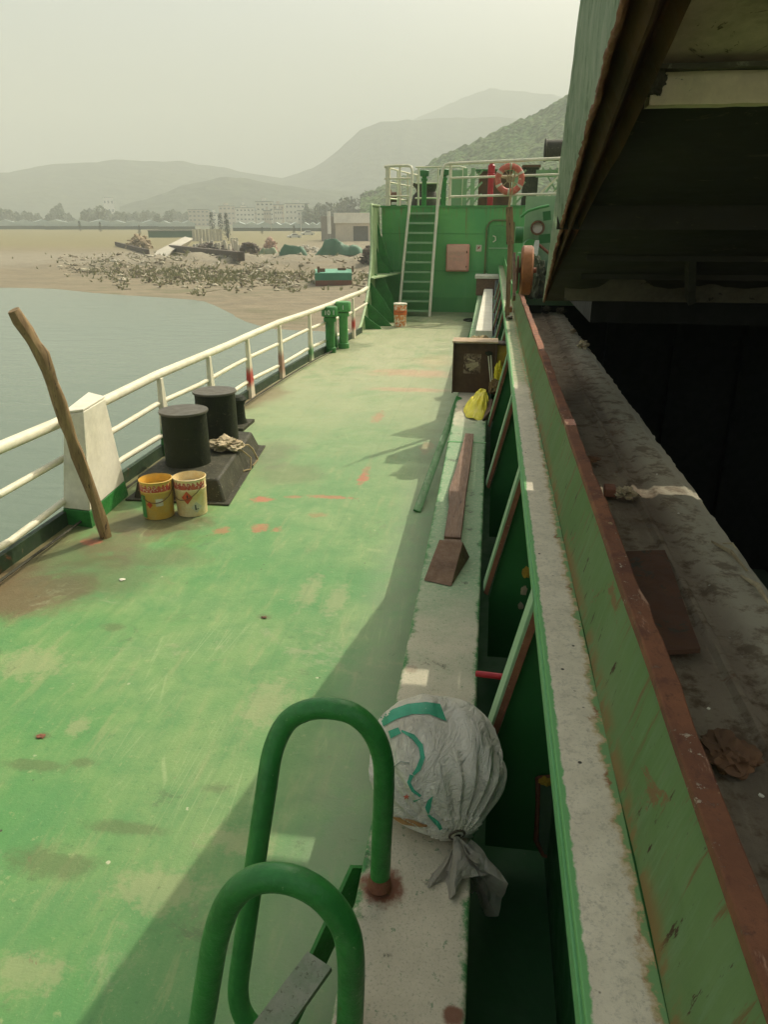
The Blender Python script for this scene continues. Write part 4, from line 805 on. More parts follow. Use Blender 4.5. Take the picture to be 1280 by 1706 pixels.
fitting('lattice_rack', 'green and cream crossed bars beside the life ring', 'rack', [(mb, 'crossed_bars', MT['green_pale']), (MB().beam((1.0, 23.6, 3.0), (2.2, 23.6, 4.1), .05, .05, (0, 1, 0)).beam((1.2, 23.5, 2.95), (2.3, 23.5, 3.75), .04, .04, (0, 1, 0)), 'brace', MT['cream']), (MB().box(1.2, 3., 24.5, 24.6, 3.75, 3.95), 'top_board', MT['green_pale'])], (1.5, 24, 2.91))
fitting('capstan_head', 'dark brown machine block right of the life ring', 'machine', [(MB().box(.85, 1.3, 25.1, 25.9, 2.91, 4.05), 'body', MT['plinth']), (MB().box(.8, 1.35, 25.0, 26, 4.05, 4.12), 'lid', MT['rust_dark'])], (1.1, 25, 2.91))
p = at(912, 251, y=24)
fitting('ventilator_cowl', 'grey horizontal ventilator pipe mouth above the foredeck rail', 'ventilator', [(MB().lathe([(.20, 0), (.30, 0.0), (.31, .03), (.28, .06), (.27, 1.3), (.2, 1.3)], (p.x - .08, p.y, p.z), 28, 'X'), 'cowl', MT['plinth']), (MB().lathe([(0, .28), (.21, .25), (.22, .01)], (p.x - .08, p.y, p.z), 28, 'X'), 'throat', MT['shade_black']), (MB().tube([(p.x + .9, p.y, 2.91), (p.x + .9, p.y, p.z - .2)], .2, 16), 'trunk_pipe', MT['plinth'])], (p.x, p.y, 2.91))

# ================================================================= hatch side
# duct (ledge)
def mk_ledge():
    t = NT('duct_top_paint', True); X = t.xyz(); n1 = t.noise(1.6, 6, .6); n2 = t.noise(7, 8, .7); n3 = t.noise(42, 7, .75); n4 = t.noise(110, 4, .7)
    g = t.mix(t.rng(n2, .3, .7), (.60, .52, .38), (.48, .42, .30)); g = t.mix(t.rng(n4, .52, .66, 0, .5), g, (.24, .23, .17))
    yy_ = t.math('ADD', X['Y'], t.math('MULTIPLY', n1, 2.4)); gm = t.math('MULTIPLY', t.rng(yy_, 3.7, 5.7), t.rng(yy_, 9.6, 8.4)); gm = t.math('MAXIMUM', gm, t.rng(yy_, 11.2, 11.6))
    g = t.mix(t.math('MULTIPLY', gm, t.rng(n3, .35, .5, .45, .85)), g, (.17, .32, .16))
    ex = t.math('ADD', t.math('ABSOLUTE', t.math('ADD', X['X'], .145)), t.math('MULTIPLY', t.math('SUBTRACT', n2, .5), .16))
    g = t.mix(t.math('MULTIPLY', t.rng(ex, .155, .185), t.rng(n3, .32, .5)), g, (.06, .21, .06))
    g = t.mix(t.rng(n3, .60, .64, 0, .7), g, (.10, .20, .10)); g = t.mix(t.math('MULTIPLY', t.rng(n2, .60, .66), t.rng(n4, .4, .6, .2, .9)), g, (.06, .06, .04))
    g = t.mix(t.rng(t.noise(2.3, 8, .75, None, 1), .70, .74), g, (.17, .06, .025))
    for bx, by, br, am in ((-.25, 1.75, .09, .95), (.0, 1.37, .035, .9), (.0, 1.25, .02, .8), (-.28, 3.0, .04, .3)): g = t.mix(t.blob((bx, by), (br, br), am, t.math('MULTIPLY', t.math('SUBTRACT', n2, .5), 2.), .7), g, (.16, .05, .02))
    t.bump(t.math('ADD', n3, n2), .5, .006); return t.done(g, .7, 0, .3)
LEDGE = mk_ledge()
lg = thing('pipe_duct', 'long low steel duct with worn grey and green top along the hatch', 'duct', (-.14, 10, 0))
MB().box(-.325, .035, -2, 22.5, .0, .6).build('casing', [LEDGE], lg, bevel=.012, seg=3)
MB().box(-.33, .04, 6.9, 6.93, .3, .604).box(-.33, .04, 14.9, 14.93, .3, .604).build('weld_seam', MT['green'], lg)
# stays between deck and duct (port side)
for (a_, b_, lb) in (((-.575, 1.40, .02), (-.34, 1.78, .50), 'green'),):
    fs = thing('foot_bracket', 'green sloping bracket with a worn grey tip at the foot of the duct', 'bracket', a_)
    MB().beam((-.58, 1.62, .0), (-.335, 1.86, .56), .085, .016, (1, -.6, .6)).build('arm', MT['green_clean'], fs)
    MB().beam((-.62, 1.30, .30), (-.44, 1.66, .35), .10, .02, (0, 0, 1)).build('tip_plate', M('scuffed_grey', (.22, .23, .17), (.15, .2, .12), 12, (.09, .1, .06), .58, 50, rough=.7), fs)
# long green bar leaning on the duct
pA, pB = at(695, 852, z=.01), at(765, 662, z=.615)
tag(MB().beam(pA, pB, .075, .02, (.35, 0, 1)).build('leaning_bar', MT['green_clean'], loc=tuple(pA), bevel=.004), 'long dark green flat bar leaning from the deck onto the duct', 'bar')
pA, pB = at(772, 590, z=.02), at(806, 500, z=.62)
tag(MB().beam(pA, pB, .09, .02, (.35, 0, 1)).build('leaning_bar', MT['green_clean'], loc=tuple(pA), bevel=.004), 'dark green flat bar leaning on the duct beyond the brown box', 'bar')

# coaming
XF0, XF1 = .222, .36; ZF = 1.35; ZT = 1.60; XT = .425
def mk_flange():
    t = NT('coaming_flange_paint', True); X = t.xyz(); n1 = t.noise(1.4, 6, .6); n2 = t.noise(9, 8, .72); n3 = t.noise(50, 6, .75); n5 = t.noise(22, 7, .7)
    g = t.mix(t.rng(n2, .3, .7), (.70, .62, .46), (.58, .51, .37)); g = t.mix(t.rng(n3, .5, .64, 0, .55), g, (.36, .32, .24)); g = t.mix(t.rng(t.noise(130, 3, .7), .55, .68, 0, .4), g, (.26, .23, .17))
    yy_ = t.math('ADD', X['Y'], t.math('MULTIPLY', n1, 3)); g = t.mix(t.rng(yy_, 6.2, 8.5, 0, .75), g, (.30, .28, .13)); g = t.mix(t.math('MULTIPLY', t.rng(yy_, 6.5, 9), t.rng(n5, .4, .6)), g, (.16, .27, .12))
    ex = t.math('ADD', X['X'], t.math('MULTIPLY', t.math('SUBTRACT', n5, .5), .030))
    ex2 = t.math('ADD', X['X'], t.math('ADD', t.math('MULTIPLY', t.math('SUBTRACT', n5, .5), .09), t.math('MULTIPLY', t.math('SUBTRACT', n1, .5), .05)))
    g = t.mix(t.rng(ex2, XF1 - .034, XF1 - .006, 0, .9), g, (.40, .27, .10)); g = t.mix(t.math('MULTIPLY', t.rng(ex2, XF1 - .030, XF1 - .012), t.rng(n2, .52, .62)), g, (.24, .085, .03))
    g = t.mix(t.rng(ex, XF0 + .016, XF0 + .010), g, (.14, .36, .12)); g = t.mix(t.math('MULTIPLY', t.rng(ex2, XF1 - .016, XF1 - .004), t.rng(n5, .40, .5)), g, (.16, .30, .11))
    g = t.mix(t.math('MULTIPLY', t.rng(t.voro(16), .10, .07), t.rng(t.noise(4, 3), .52, .58)), g, (.05, .045, .03))
    t.bump(t.math('ADD', n3, n5), .35, .005); return t.done(g, .65, 0, .35)
def mk_web():
    t = NT('coaming_web_paint', True); X = t.xyz(); n1 = t.noise(1.5, 6, .6); n2 = t.noise(8, 7, .7, t.mp(sc=(1, 1, .5))); st = t.noise(6, 7, .72, t.mp(sc=(1, 5, .5)))
    g = t.mix(t.rng(n1, .35, .65), (.25, .37, .155), (.19, .32, .11)); g = t.mix(t.rng(st, .45, .75, 0, .6), g, (.30, .44, .24))
    g = t.mix(t.math('MULTIPLY', t.rng(st, .56, .66), t.rng(X['Z'], 1.5, 1.75)), g, (.10, .085, .03)); g = t.mix(t.rng(t.noise(3.0, 8, .75, None, 1.), .58, .63, 0, .85), g, (.36, .19, .09)); g = t.mix(t.math('MULTIPLY', t.rng(t.noise(7, 7, .7, t.mp(sc=(1, 3.2, .22))), .56, .64), t.rng(X['Z'], 1.36, 1.58, .15, .85)), g, (.30, .16, .07))
    g = t.mix(t.rng(t.noise(12, 6, .7, t.mp(sc=(1, 2, .6))), .62, .66), g, (.10, .06, .03)); g = t.mix(t.math('MULTIPLY', t.rng(X['Z'], 1.42, 1.36), t.rng(n2, .42, .54)), g, (.36, .26, .10)); t.bump(t.math('ADD', n2, st), .4, .006); return t.done(g, .6, 0, .35)
t = NT('rusty_bar', True); n1 = t.noise(1.1, 7, .7); n2 = t.noise(7, 8, .72, None, .6); n3 = t.noise(38, 7, .75); st = t.noise(5, 7, .7, t.mp(sc=(3, .6, 1)))
g = t.mix(t.rng(n1, .35, .65), (.28, .11, .05), (.16, .064, .032)); g = t.mix(t.rng(n2, .5, .62, 0, .75), g, (.12, .045, .028)); g = t.mix(t.rng(n3, .55, .66, 0, .7), g, (.08, .035, .022)); g = t.mix(t.rng(st, .60, .66, 0, .8), g, (.42, .24, .15)); g = t.mix(t.rng(t.noise(15, 7, .7), .64, .68, 0, .8), g, (.40, .30, .15))
g = t.mix(t.math('MULTIPLY', t.rng(n3, .60, .64), t.rng(n1, .5, .6)), g, (.50, .42, .30)); g = t.mix(t.rng(t.noise(2.6, 9, .8, None, 1.2), .54, .62, 0, .8), g, (.085, .035, .022)); t.bump(t.math('ADD', n2, n3), 1., .009); BARM = t.done(g, .8, 0, .3)
cm = thing('hatch_coaming', 'long green hatch coaming with grey flange and rusty top bar', 'coaming', (.36, 8, 0))
MB().box(XF0, XF1, -1.5, 22.7, ZF - .02, ZF).build('flange', mk_flange(), cm, bevel=.003)
MB().box(XF0 - .006, XF0 + .006, -1.5, 22.7, ZF - .075, ZF - .021).build('flange_lip', M('lip_green', (.10, .31, .10), (.13, .34, .14), 4, (.3, .4, .25), .66, 20, rough=.5), cm, bevel=.003)
mb = MB(); n_ = 90
mb.grid(lambda u, v: (XF1 + (XT - XF1) * v + .006 * mn.noise(V((0, u * 30, v * 2))) + .004 * mn.noise(V((0, u * 90, v * 4))), -1.5 + 14.5 * u, ZF + .002 + (ZT - ZF - .004) * v), n_, 4)
bmesh.ops.solidify(mb.b, geom=mb.b.faces[:], thickness=-.014); mb.build('upper_web', mk_web(), cm)
MB().box(XF1 + .0, XF1 + .012, -1.5, 22.7, 0.0, ZF - .022).build('lower_web', MT['green_dark'], cm)
MB().box(XF1, XF1 + .012, 13, 22.7, ZF, ZT).build('upper_web', MT['green'], cm)
def wavy_bar(x0, x1, y0, y1, z0, z1, amp, sc, seed, ny=160):
    mb = MB(); prev = None
    for i in range(ny + 1):
        y = y0 + (y1 - y0) * i / ny; n_ = mn.noise(V((seed, y * sc, 0))) * amp; n2_ = mn.noise(V((seed + 9, y * sc * 1.7, 0))) * amp; n3_ = mn.noise(V((seed + 4, y * sc * 6, 0))) * amp * .5
        ring = [mb.b.verts.new(q) for q in ((x0 + n2_ * .5, y, z0), (x0 + n2_ * .5, y, z1 + n_), (x1 + n2_ + n3_, y, z1 + n_ + n3_), (x1 + n2_ + n3_, y, z0))]
        if prev:
            for k in range(4): mb.b.faces.new((prev[k], prev[(k + 1) % 4], ring[(k + 1) % 4], ring[k]))
        else: mb.b.faces.new(ring)
        prev = ring
    mb.b.faces.new(prev[::-1]); return mb
wavy_bar(XT - .008, XT + .044, -1.5, 12.6, ZT - .004, ZT + .026, .011, 1.3, 1.).build('top_bar', BARM, cm, bevel=.004)
for y in (2.47, 3.96, 5.82, 7.75, 9.7, 11.8, 14, 16, 18):
    f = .05 if y < 3 else .02
    st_ = MB().quadbox([(.05, y - .06, .58), (.07, y - .06, .56), (.07, y + .05, .56), (.05, y + .05, .58), (XF0 - .01, y - .05, ZF - .03), (XF0 + .02, y - .05, ZF - .06), (XF0 + .02, y + .05, ZF - .06), (XF0 - .01, y + .05, ZF - .03)])
    s_ = st_.build('stay', MT['green_pale'], cm, bevel=.003)
    MB().prism([(.088, y - .008, .50), (XF0 + .02, y - .008, ZF - .09), (XF1 - .003, y - .008, ZF - .09), (XF1 - .003, y - .008, .1), (.1, y - .008, .1)], (0, .016, 0)).build('stay_web', MT['green_dark'], s_)
    MB().quadbox([(.055, y - .064, .565), (.078, y - .064, .55), (.078, y - .052, .55), (.055, y - .052, .565), (XF0 + .0, y - .054, ZF - .05), (XF0 + .025, y - .054, ZF - .065), (XF0 + .025, y - .044, ZF - .065), (XF0 + .0, y - .044, ZF - .05)]).build('rust_edge', MT['rust'], s_)
# lightening opening with rusty rim in the trough
pc = [at(px, py, y=2.445) for px, py in ((897, 1296), (925, 1293), (945, 1330), (950, 1400), (935, 1433), (905, 1424), (893, 1400), (896, 1340))]
op = thing('drain_plate', 'rounded grey-green cover plate with a rusty rim low in the trough', 'cover plate', pc[0])
MB().prism(pc, (0, .004, 0)).build('plate', M('plate_green', (.10, .17, .085), (.08, .14, .07), 6, rough=.6), op)
MB().tube(pc + [pc[0]], .010, 8, jit=.3).build('rim', MT['rust'], op)
crumple(tuple(at(908, 1302, y=2.43)), .022, 'yellow_tag', MT['ylbox'], None, None, (1, .5, 1), 4., .8, parent=op)
for i, (px, py, s_) in enumerate(((878, 955, .03), (873, 985, .025), (868, 1010, .02))):
    tag(crumple(tuple(at(px, py, y=3.945)), s_, 'paint_flake', MT['cloth' if i else 'ylbox'], None, None, (.7, .2, 1.4), 3., .9, i), ('yellow', 'tan', 'pale')[i] + ' peeling paint flake ' + ('topmost', 'in the middle', 'lowest')[i] + ' on the dark trough wall', 'paint flake')
pA = at(794, 1122, y=2.78); pB = at(845, 1128, y=2.74)
tag(MB().tube([pA, pB, pB + (pB - pA) * .4], .014, 10).build('red_rod', MT['redpaint'], loc=tuple(pA)), 'short red rod crossing the dark trough', 'rod')
# pipes in the trough
for i in range(6):
    x = .07 + i * .045; tag(MB().tube([(x + .02, 12.3 + i * .35, .62 + i * .07), (x + .09, 21.8, 1.0 + i * .02)], .017, 8).build('steel_pipe', MT['pipe' if i < 5 else 'cream'], loc=(x, 12.5, .6)), 'thin blue-grey pipe in the bundle lying in the trough' if i < 5 else 'thin cream pipe at the hatch side of the pipe bundle', 'pipe', 'pipes bundled in the trough')
# objects on the duct
wb = MB().quadbox([(-.215, 13.2, .61), (.09, 13.2, .61), (.10, 21.5, .61), (-.16, 21.5, .61), (-.205, 13.2, .80), (.085, 13.2, .80), (.09, 21.5, .80), (-.15, 21.5, .80)])
tag(wb.build('timber_beam', MT['white'], loc=(-.06, 13.2, .6), bevel=.01), 'long pale squared timber lying on the far end of the duct', 'timber')
cr = thing('wooden_crate', 'small brown crate with a pale lid at the far end of the timber', 'crate', (-.05, 21.9, .6))
MB().box(-.38, .30, 21.7, 22.3, .6, 1.05).build('sides', MT['wood_red'], cr, bevel=.01); MB().box(-.42, .33, 21.65, 22.35, 1.052, 1.14).build('lid', MT['white'], cr, bevel=.01)
tag(crumple((-.12, 12.0, .72), .17, 'rope_heap', MT['rope'], None, None, (1.2, 1.2, .8), 5, .9, 4), 'tangled tan rope heap behind the brown box', 'rope')
tag(crumple((.13, 11.9, .72), .15, 'green_cloth', MT['tarp'] if 'tarp' in MT else BM['tarp'], None, None, (1.2, 1.2, 1), 3, .9, 5), 'bunched dark green cloth beside the rope heap', 'cloth')
# brown box
y0 = 9.1
bb = thing('steel_box', 'open rusty brown steel box standing on the duct', 'box', (-.1, y0, .6))
MB().box(-.385, .115, y0 + .01, y0 + .03, .603, 1.20).build('back_panel', MT['brownbox'], bb)
MB().box(-.40, -.386, y0 - .05, y0 + .25, .603, 1.215).box(.116, .128, y0 - .04, y0 + .25, .603, 1.2).build('side', MT['brownbox'], bb, bevel=.002)
MB().box(-.41, .135, y0 - .06, y0 + .25, 1.216, 1.236).build('top_edge', M('top_tan', (.42, .30, .18), (.3, .2, .1), 6, rough=.6), bb, bevel=.004)
MB().box(.13, .255, y0 + .02, y0 + .04, .64, 1.19).build('yellow_panel', MT['ylbox'], bb); MB().box(.13, .27, y0 - .03, y0 + .2, 1.192, 1.215).build('top_edge', MT['brownbox'], bb)
MB().box(-.27, -.06, y0 + .004, y0 + .008, .84, 1.08).build('torn_label', MT['paper'], bb)
MB().beam((-.24, y0 + .002, .93), (-.09, y0 + .002, .96), .05, .003, (0, 1, 0)).beam((-.2, y0 + .001, .88), (-.1, y0 + .001, .95), .03, .003, (0, 1, 0)).beam((-.23, y0 + .001, 1.02), (-.13, y0 + .001, .99), .02, .003, (0, 1, 0)).build('label_scrap', MT['cloth'], bb)
hm = thing('brush_pair', 'two thin rods with a dark head leaning inside the brown box', 'brush', (.06, y0 - .02, .75))
MB().tube([(.08, y0 - .05, .68), (.025, y0 - .01, 1.06)], .008, 6).tube([(.10, y0 - .05, .68), (.055, y0 - .01, 1.07)], .008, 6).build('rods', MT['cream'], hm); crumple((.035, y0 - .015, 1.09), .035, 'head', MT['black'], None, None, (1.2, .8, .8), 3, .6, parent=hm)
tag(crumple((.16, y0 - .1, .84), .075, 'yellow_rag', MT['yellow'], None, None, (.7, .8, 2.0), 3.2, .9, 7), 'yellow rag hanging from the yellow side of the brown box', 'rag')
tag(crumple((.13, y0 - .35, .74), .10, 'brown_rags', M('brown_rag', (.10, .06, .025), (.2, .13, .04), 8, rough=.9), None, None, (.8, 1.2, 1.), 3.2, .9, 17), 'dark brown rags between the box and the yellow bag', 'rags')
yb = thing('yellow_bag', 'bright yellow folded bag lying on the duct in front of the brown box', 'bag', (-.06, 8.1, .6))
def ybf(u, v):
    # folded bag: flat bottom, ribbed top drawn up to the right-back
    a_ = u * 2 * pi; rx_, ry_ = .145, .36; k_ = math.sin(min(v, 1) * pi * .5); z = .61 + .19 * v ** .8 + .025 * sin(a_ * 9) * v * (1 - v) * 2
    sh = (1 - v * .72); return (-.075 + rx_ * cos(a_) * sh * (1 + .06 * sin(5 * a_)) + .05 * v, 8.12 + ry_ * sin(a_) * sh + .22 * v, z + .02 * mn.noise(V((cos(a_) * 2, sin(a_) * 2, v * 5))))
MB().grid(ybf, 64, 12).build('bag', MT['yellow'], yb)
MB().grid(lambda u, v: (ybf(u, 1)[0] * v + (1 - v) * -.03, ybf(u, 1)[1] * v + (1 - v) * 8.34, ybf(u, 1)[2] + .01 * (1 - v)), 32, 2).build('folded_top', MT['yellow'], yb)
MB().quadbox([(-.01, 7.70, .604), (.09, 7.85, .604), (.11, 8.3, .604), (.05, 8.3, .604), (-.0, 7.72, .63), (.08, 7.86, .70), (.10, 8.3, .72), (.05, 8.3, .72)]).build('dark_underside', MT['brownbox'], yb, bevel=.01)
# plank + wedge
pk = MB(); ey = [(4.46, -.215, -.105), (5.1, -.215, -.10), (5.35, -.235, -.10), (6.0, -.20, -.088), (7.0, -.165, -.082)]; prev = None
for y, xa, xb in ey:
    ring = [pk.b.verts.new(q) for q in ((xa, y, .604), (xb, y, .604), (xb, y, .665), (xa, y, .668))]
    if prev:
        for k in range(4): pk.b.faces.new((prev[k], prev[(k + 1) % 4], ring[(k + 1) % 4], ring[k]))
    else: pk.b.faces.new(ring)
    prev = ring
pk.b.faces.new(prev[::-1]); tag(pk.build('wooden_plank', MT['wood_red'], loc=(-.15, 5.7, .6), bevel=.004), 'reddish brown plank lying lengthwise on the duct', 'plank')
a_, b_, c_, d_ = (at(px, py, z=.604) for px, py in ((706, 967), (752, 977), (785, 945), (742, 912)))
wg = MB(); e_ = at(737, 908, z=.70); f_ = at(770, 914, z=.70); bl_ = V((e_.x, e_.y + .02, .604)); br_ = V((f_.x + .0, f_.y + .10, .604))
v = [wg.b.verts.new(q) for q in (a_, b_, e_, f_, V((-.215, 4.32, .604)), V((-.04, 4.30, .604)))]
v[2].co = V((-.235, 4.25, .735)); v[3].co = V((-.085, 4.23, .735))
for f in ((0, 1, 3, 2), (2, 3, 5, 4), (0, 2, 4), (1, 5, 3), (0, 4, 5, 1)): wg.b.faces.new([v[i] for i in f])
tag(wg.build('wedge_chock', MT['wedge'], loc=(-.17, 4.1, .604), bevel=.004), 'brown wooden wedge block at the near end of the plank', 'wedge')
tag(MB().box(-.212, -.10, 4.34, 4.44, .604, .66).build('wood_offcut', MT['wood_red'], loc=(-.16, 4.4, .604), bevel=.003), 'small dark offcut between the wedge block and the plank', 'offcut')

# ---- sack
tie = at(762, 1392, y=1.93); ctr = V((-.125, 2.235, .775))
sk_t = thing('woven_sack', 'tied white woven sack with green print lying on the duct', 'sack', (-.08, 2.2, .6))
ax = (ctr - tie).normalized(); ux = ax.cross(V((0, 0, 1))).normalized(); uy = ux.cross(ax); SL = (ctr - tie).length * 1.62
def sackf(u, v):
    a_ = u * 2 * pi; k_ = v
    prof_ = (math.sin(min(1, k_ * 1.0) * pi) ** .62) if k_ < .5 else (max(0., 1 - ((k_ - .5) / .5) ** 2.6)) ** .5
    prof_ = max(prof_, .0)
    nearw = max(0, 1 - k_ * 2.1); r = .212 * prof_ + .012 * (1 if k_ < .05 else 0)
    ple = sin(a_ * 11 + 1.5 * sin(a_ * 3)) * .5 + .5 * sin(a_ * 23 + 2 * sin(a_ * 2)); r *= 1 + .34 * ple * nearw ** 1.1 * (1 if cos(a_ - 2.2) < .5 else .45)
    q0 = V((cos(a_) * 1.6, sin(a_) * 1.6, k_ * 2.4)); r *= 1 + .12 * mn.noise(q0) - .13 * abs(mn.noise(V((cos(a_) * 2.6, sin(a_) * 2.6, k_ * 1.1 + 4)))) + .03 * abs(mn.noise(q0 * 2.8)) - .02 * abs(mn.noise(q0 * 6))
    r *= 1 - .13 * max(0, sin(a_ * 5 + 1.2 * sin(a_ * 2) + k_ * 1.1)) ** 5 * (1 - k_) ** .5 - .07 * max(0, sin(a_ * 9 + 2 + k_ * 2.)) ** 6 * (1 - k_ * .8)
    if cos(a_ + .35) > .75: r *= 1 + .10 * (sin(a_ * 30) * .3 - .2) * (1 - abs(k_ - .5))
    q = tie + ax * (SL * k_) + (ux * cos(a_) * 1.16 + uy * sin(a_) * .93) * r
    q.z -= .10 * max(0, q.z - .80) ; q.x += .02 * mn.noise(V((q.y * 6, q.z * 6, 0)))
    if q.z < .606:
        if q.x < .04 and q.x > -.33: q.z = .606 + (q.z - .606) * .02
    return q
mb = MB().grid(sackf, 150, 70); bmesh.ops.remove_doubles(mb.b, verts=mb.b.verts[:], dist=.0006); 
mb.b.verts.ensure_lookup_table(); mb.b.faces.ensure_lookup_table(); mb.b.normal_update()
bvh = BVHTree.FromBMesh(mb.b)
t = NT('woven_plastic'); n1 = t.noise(5, 7, .65); n2 = t.noise(26, 6, .7); g = t.mix(t.rng(n1, .35, .7), (.88, .82, .68), (.80, .73, .58)); g = t.mix(t.rng(n2, .55, .7, 0, .5), g, (.52, .48, .39)); g = t.mix(t.rng(t.noise(9, 7, .7, None, 1.), .60, .68, 0, .5), g, (.40, .36, .28))
wv = t.math('ADD', t.math('SINE', t.math('MULTIPLY', t.xyz()['X'], 1500)), t.math('SINE', t.math('MULTIPLY', t.xyz()['Y'], 1500)))
wr = t.noise(11, 8, .62, t.mp(sc=(1, .5, 1)), 2.2)
t.bump(t.math('ADD', t.math('MULTIPLY', wr, 9.), t.math('MULTIPLY', wv, .12)), .9, .008); SACKM = t.done(g, .62, 0, .35)
body = mb.build('body', SACKM, sk_t)
def decal(polys, name, mat, step=5., lift=.0025):
    mb = MB()
    for L_, R_ in polys:     # two px polylines of equal length -> strip
        nseg = 8; pts = []
        for (l0, r0), (l1, r1) in zip(zip(L_, R_), list(zip(L_, R_))[1:]):
            for s in range(nseg): f = s / nseg; pts.append(((l0[0] + (l1[0] - l0[0]) * f, l0[1] + (l1[1] - l0[1]) * f), (r0[0] + (r1[0] - r0[0]) * f, r0[1] + (r1[1] - r0[1]) * f)))
        pts.append((L_[-1], R_[-1])); rows = []
        for l, r in pts:
            row = []
            for k in range(9):
                f = k / 8; px, py = l[0] + (r[0] - l[0]) * f, l[1] + (r[1] - l[1]) * f; d_ = shoot(px, py); h_ = bvh.ray_cast(V((0, 0, HC)), d_)
                if h_[0] is None: row.append(None); continue
                n_ = h_[1] if h_[1].dot(d_) < 0 else -h_[1]; row.append(mb.b.verts.new(h_[0] + n_ * lift))
            rows.append(row)
        for A, B in zip(rows, rows[1:]):
            for k in range(8):
                q = (A[k], A[k + 1], B[k + 1], B[k])
                if all(x is not None for x in q) and max((q[0].co - q[2].co).length, (q[1].co - q[3].co).length) < .04: mb.b.faces.new(q)
    o = mb.build(name, mat, sk_t); return o
PG = M('green_print', (.035, .27, .15), (.05, .33, .19), 14, (.4, .42, .34), .66, 60, rough=.6, bump=.1)
decal([([(634, 1196), (655, 1182), (680, 1173), (710, 1170), (733, 1173)], [(640, 1210), (662, 1198), (688, 1190), (715, 1190), (744, 1202)])], 'green_band', PG)
decal([([(669, 1216), (690, 1224), (705, 1240), (709, 1262), (700, 1284), (690, 1292)], [(669, 1219), (686, 1231), (698, 1246), (700, 1262), (694, 1279), (687, 1289)]), ([(648, 1218), (664, 1212)], [(652, 1230), (669, 1222)])], 'green_arc', PG)
decal([([(690, 1292), (684, 1303), (690, 1315), (702, 1325)], [(683, 1290), (679, 1303), (686, 1318), (699, 1328)]), ([(722, 1325), (712, 1334), (708, 1345)], [(722, 1325), (719, 1340), (714, 1357)]), ([(688, 1333), (703, 1330)], [(690, 1336), (706, 1328)]), ([(716, 1356), (730, 1368), (738, 1380)], [(712, 1358), (726, 1374), (733, 1382)])], 'green_ornament', PG)
decal([([(655, 1278), (668, 1268), (683, 1270)], [(656, 1280), (668, 1270), (682, 1273)])], 'faint_arc', M('faint_print', (.3, .32, .24), rough=.6, bump=0))
st5 = []
for k in range(5):
    a_ = -pi / 2 + k * 2 * pi / 5; a2 = a_ + .62; a0_ = a_ - .62; st5.append(([(678 + 2.2 * cos(a0_), 1327 + 2.2 * sin(a0_)), (678 + 5.5 * cos(a_), 1327 + 5.5 * sin(a_))], [(678 + 2.2 * cos(a2), 1327 + 2.2 * sin(a2)), (678 + 5.5 * cos(a_), 1327 + 5.5 * sin(a_))]))
    st5.append(([(678, 1327), (678, 1327)], [(678 + 2.3 * cos(a0_), 1327 + 2.3 * sin(a0_)), (678 + 2.3 * cos(a2), 1327 + 2.3 * sin(a2))]))
decal(st5, 'red_star', MT['redlab'], lift=.003)
decal([([(655, 1360), (670, 1362), (690, 1366), (712, 1374)], [(657, 1364), (672, 1373), (694, 1377), (712, 1377)])], 'rust_stain', M('rust_stain', (.30, .14, .04), (.36, .2, .08), 20, rough=.7))
tl = V(tie)
def fan(name, rim, dep, seed, bulge=.03, sag=0.):
    P = [at(px, py, y=tl.y - .015 - d_) for (px, py), d_ in zip(rim, dep)]
    def f(u, v):
        k_ = u * (len(P) - 1); i = min(int(k_), len(P) - 2); fr_2 = k_ - i; fr_2 = fr_2 * fr_2 * (3 - 2 * fr_2) * .7 + fr_2 * .3; e_ = P[i].lerp(P[i + 1], fr_2)
        st0 = tl + V((.012 * cos(u * 6), -.012, .010 * sin(u * 6))); q = st0.lerp(e_, v ** .9)
        q += V((0, -bulge * sin(v * pi) * (1 + .6 * sin(u * 13 + seed)), .012 * sin(v * pi) * sin(u * 19 + seed))); q += mn.noise_vector(q * 22) * .006 * v + mn.noise_vector(q * 9 + V((seed, 0, 0))) * .014 * v
        return q
    mb = MB().grid(f, 110, 36); bmesh.ops.solidify(mb.b, geom=mb.b.faces[:], thickness=.0015); mb.build(name, SACKM, sk_t)
fan('tail_flap', [(790, 1408), (812, 1428), (828, 1450), (800, 1458), (775, 1462), (760, 1488), (742, 1512), (735, 1495), (720, 1482), (694, 1470), (708, 1450), (735, 1458)], [.0, .03, .06, .10, .12, .18, .16, .12, .15, .10, .07, .05], 1., .045)
fan('tail', [(785, 1405), (810, 1425), (836, 1450), (846, 1470), (842, 1495), (832, 1522), (815, 1526), (806, 1505), (800, 1482), (786, 1490), (770, 1486), (758, 1470), (770, 1450)], [-.02, .02, .05, .09, .03, .10, .05, .11, .04, .10, .04, .07, .02], 5., .02)
mb = MB(); bmp = [tl + ax * .012 + (ux * cos(a_) + uy * sin(a_)) * .026 for a_ in (k * pi / 10 for k in range(21))]; mb.tube(bmp, .006, 8).tube([q + ax * -.008 for q in bmp], .005, 8); mb.build('tie_cord', M('cord_brown', (.10, .075, .05), rough=.9), sk_t)

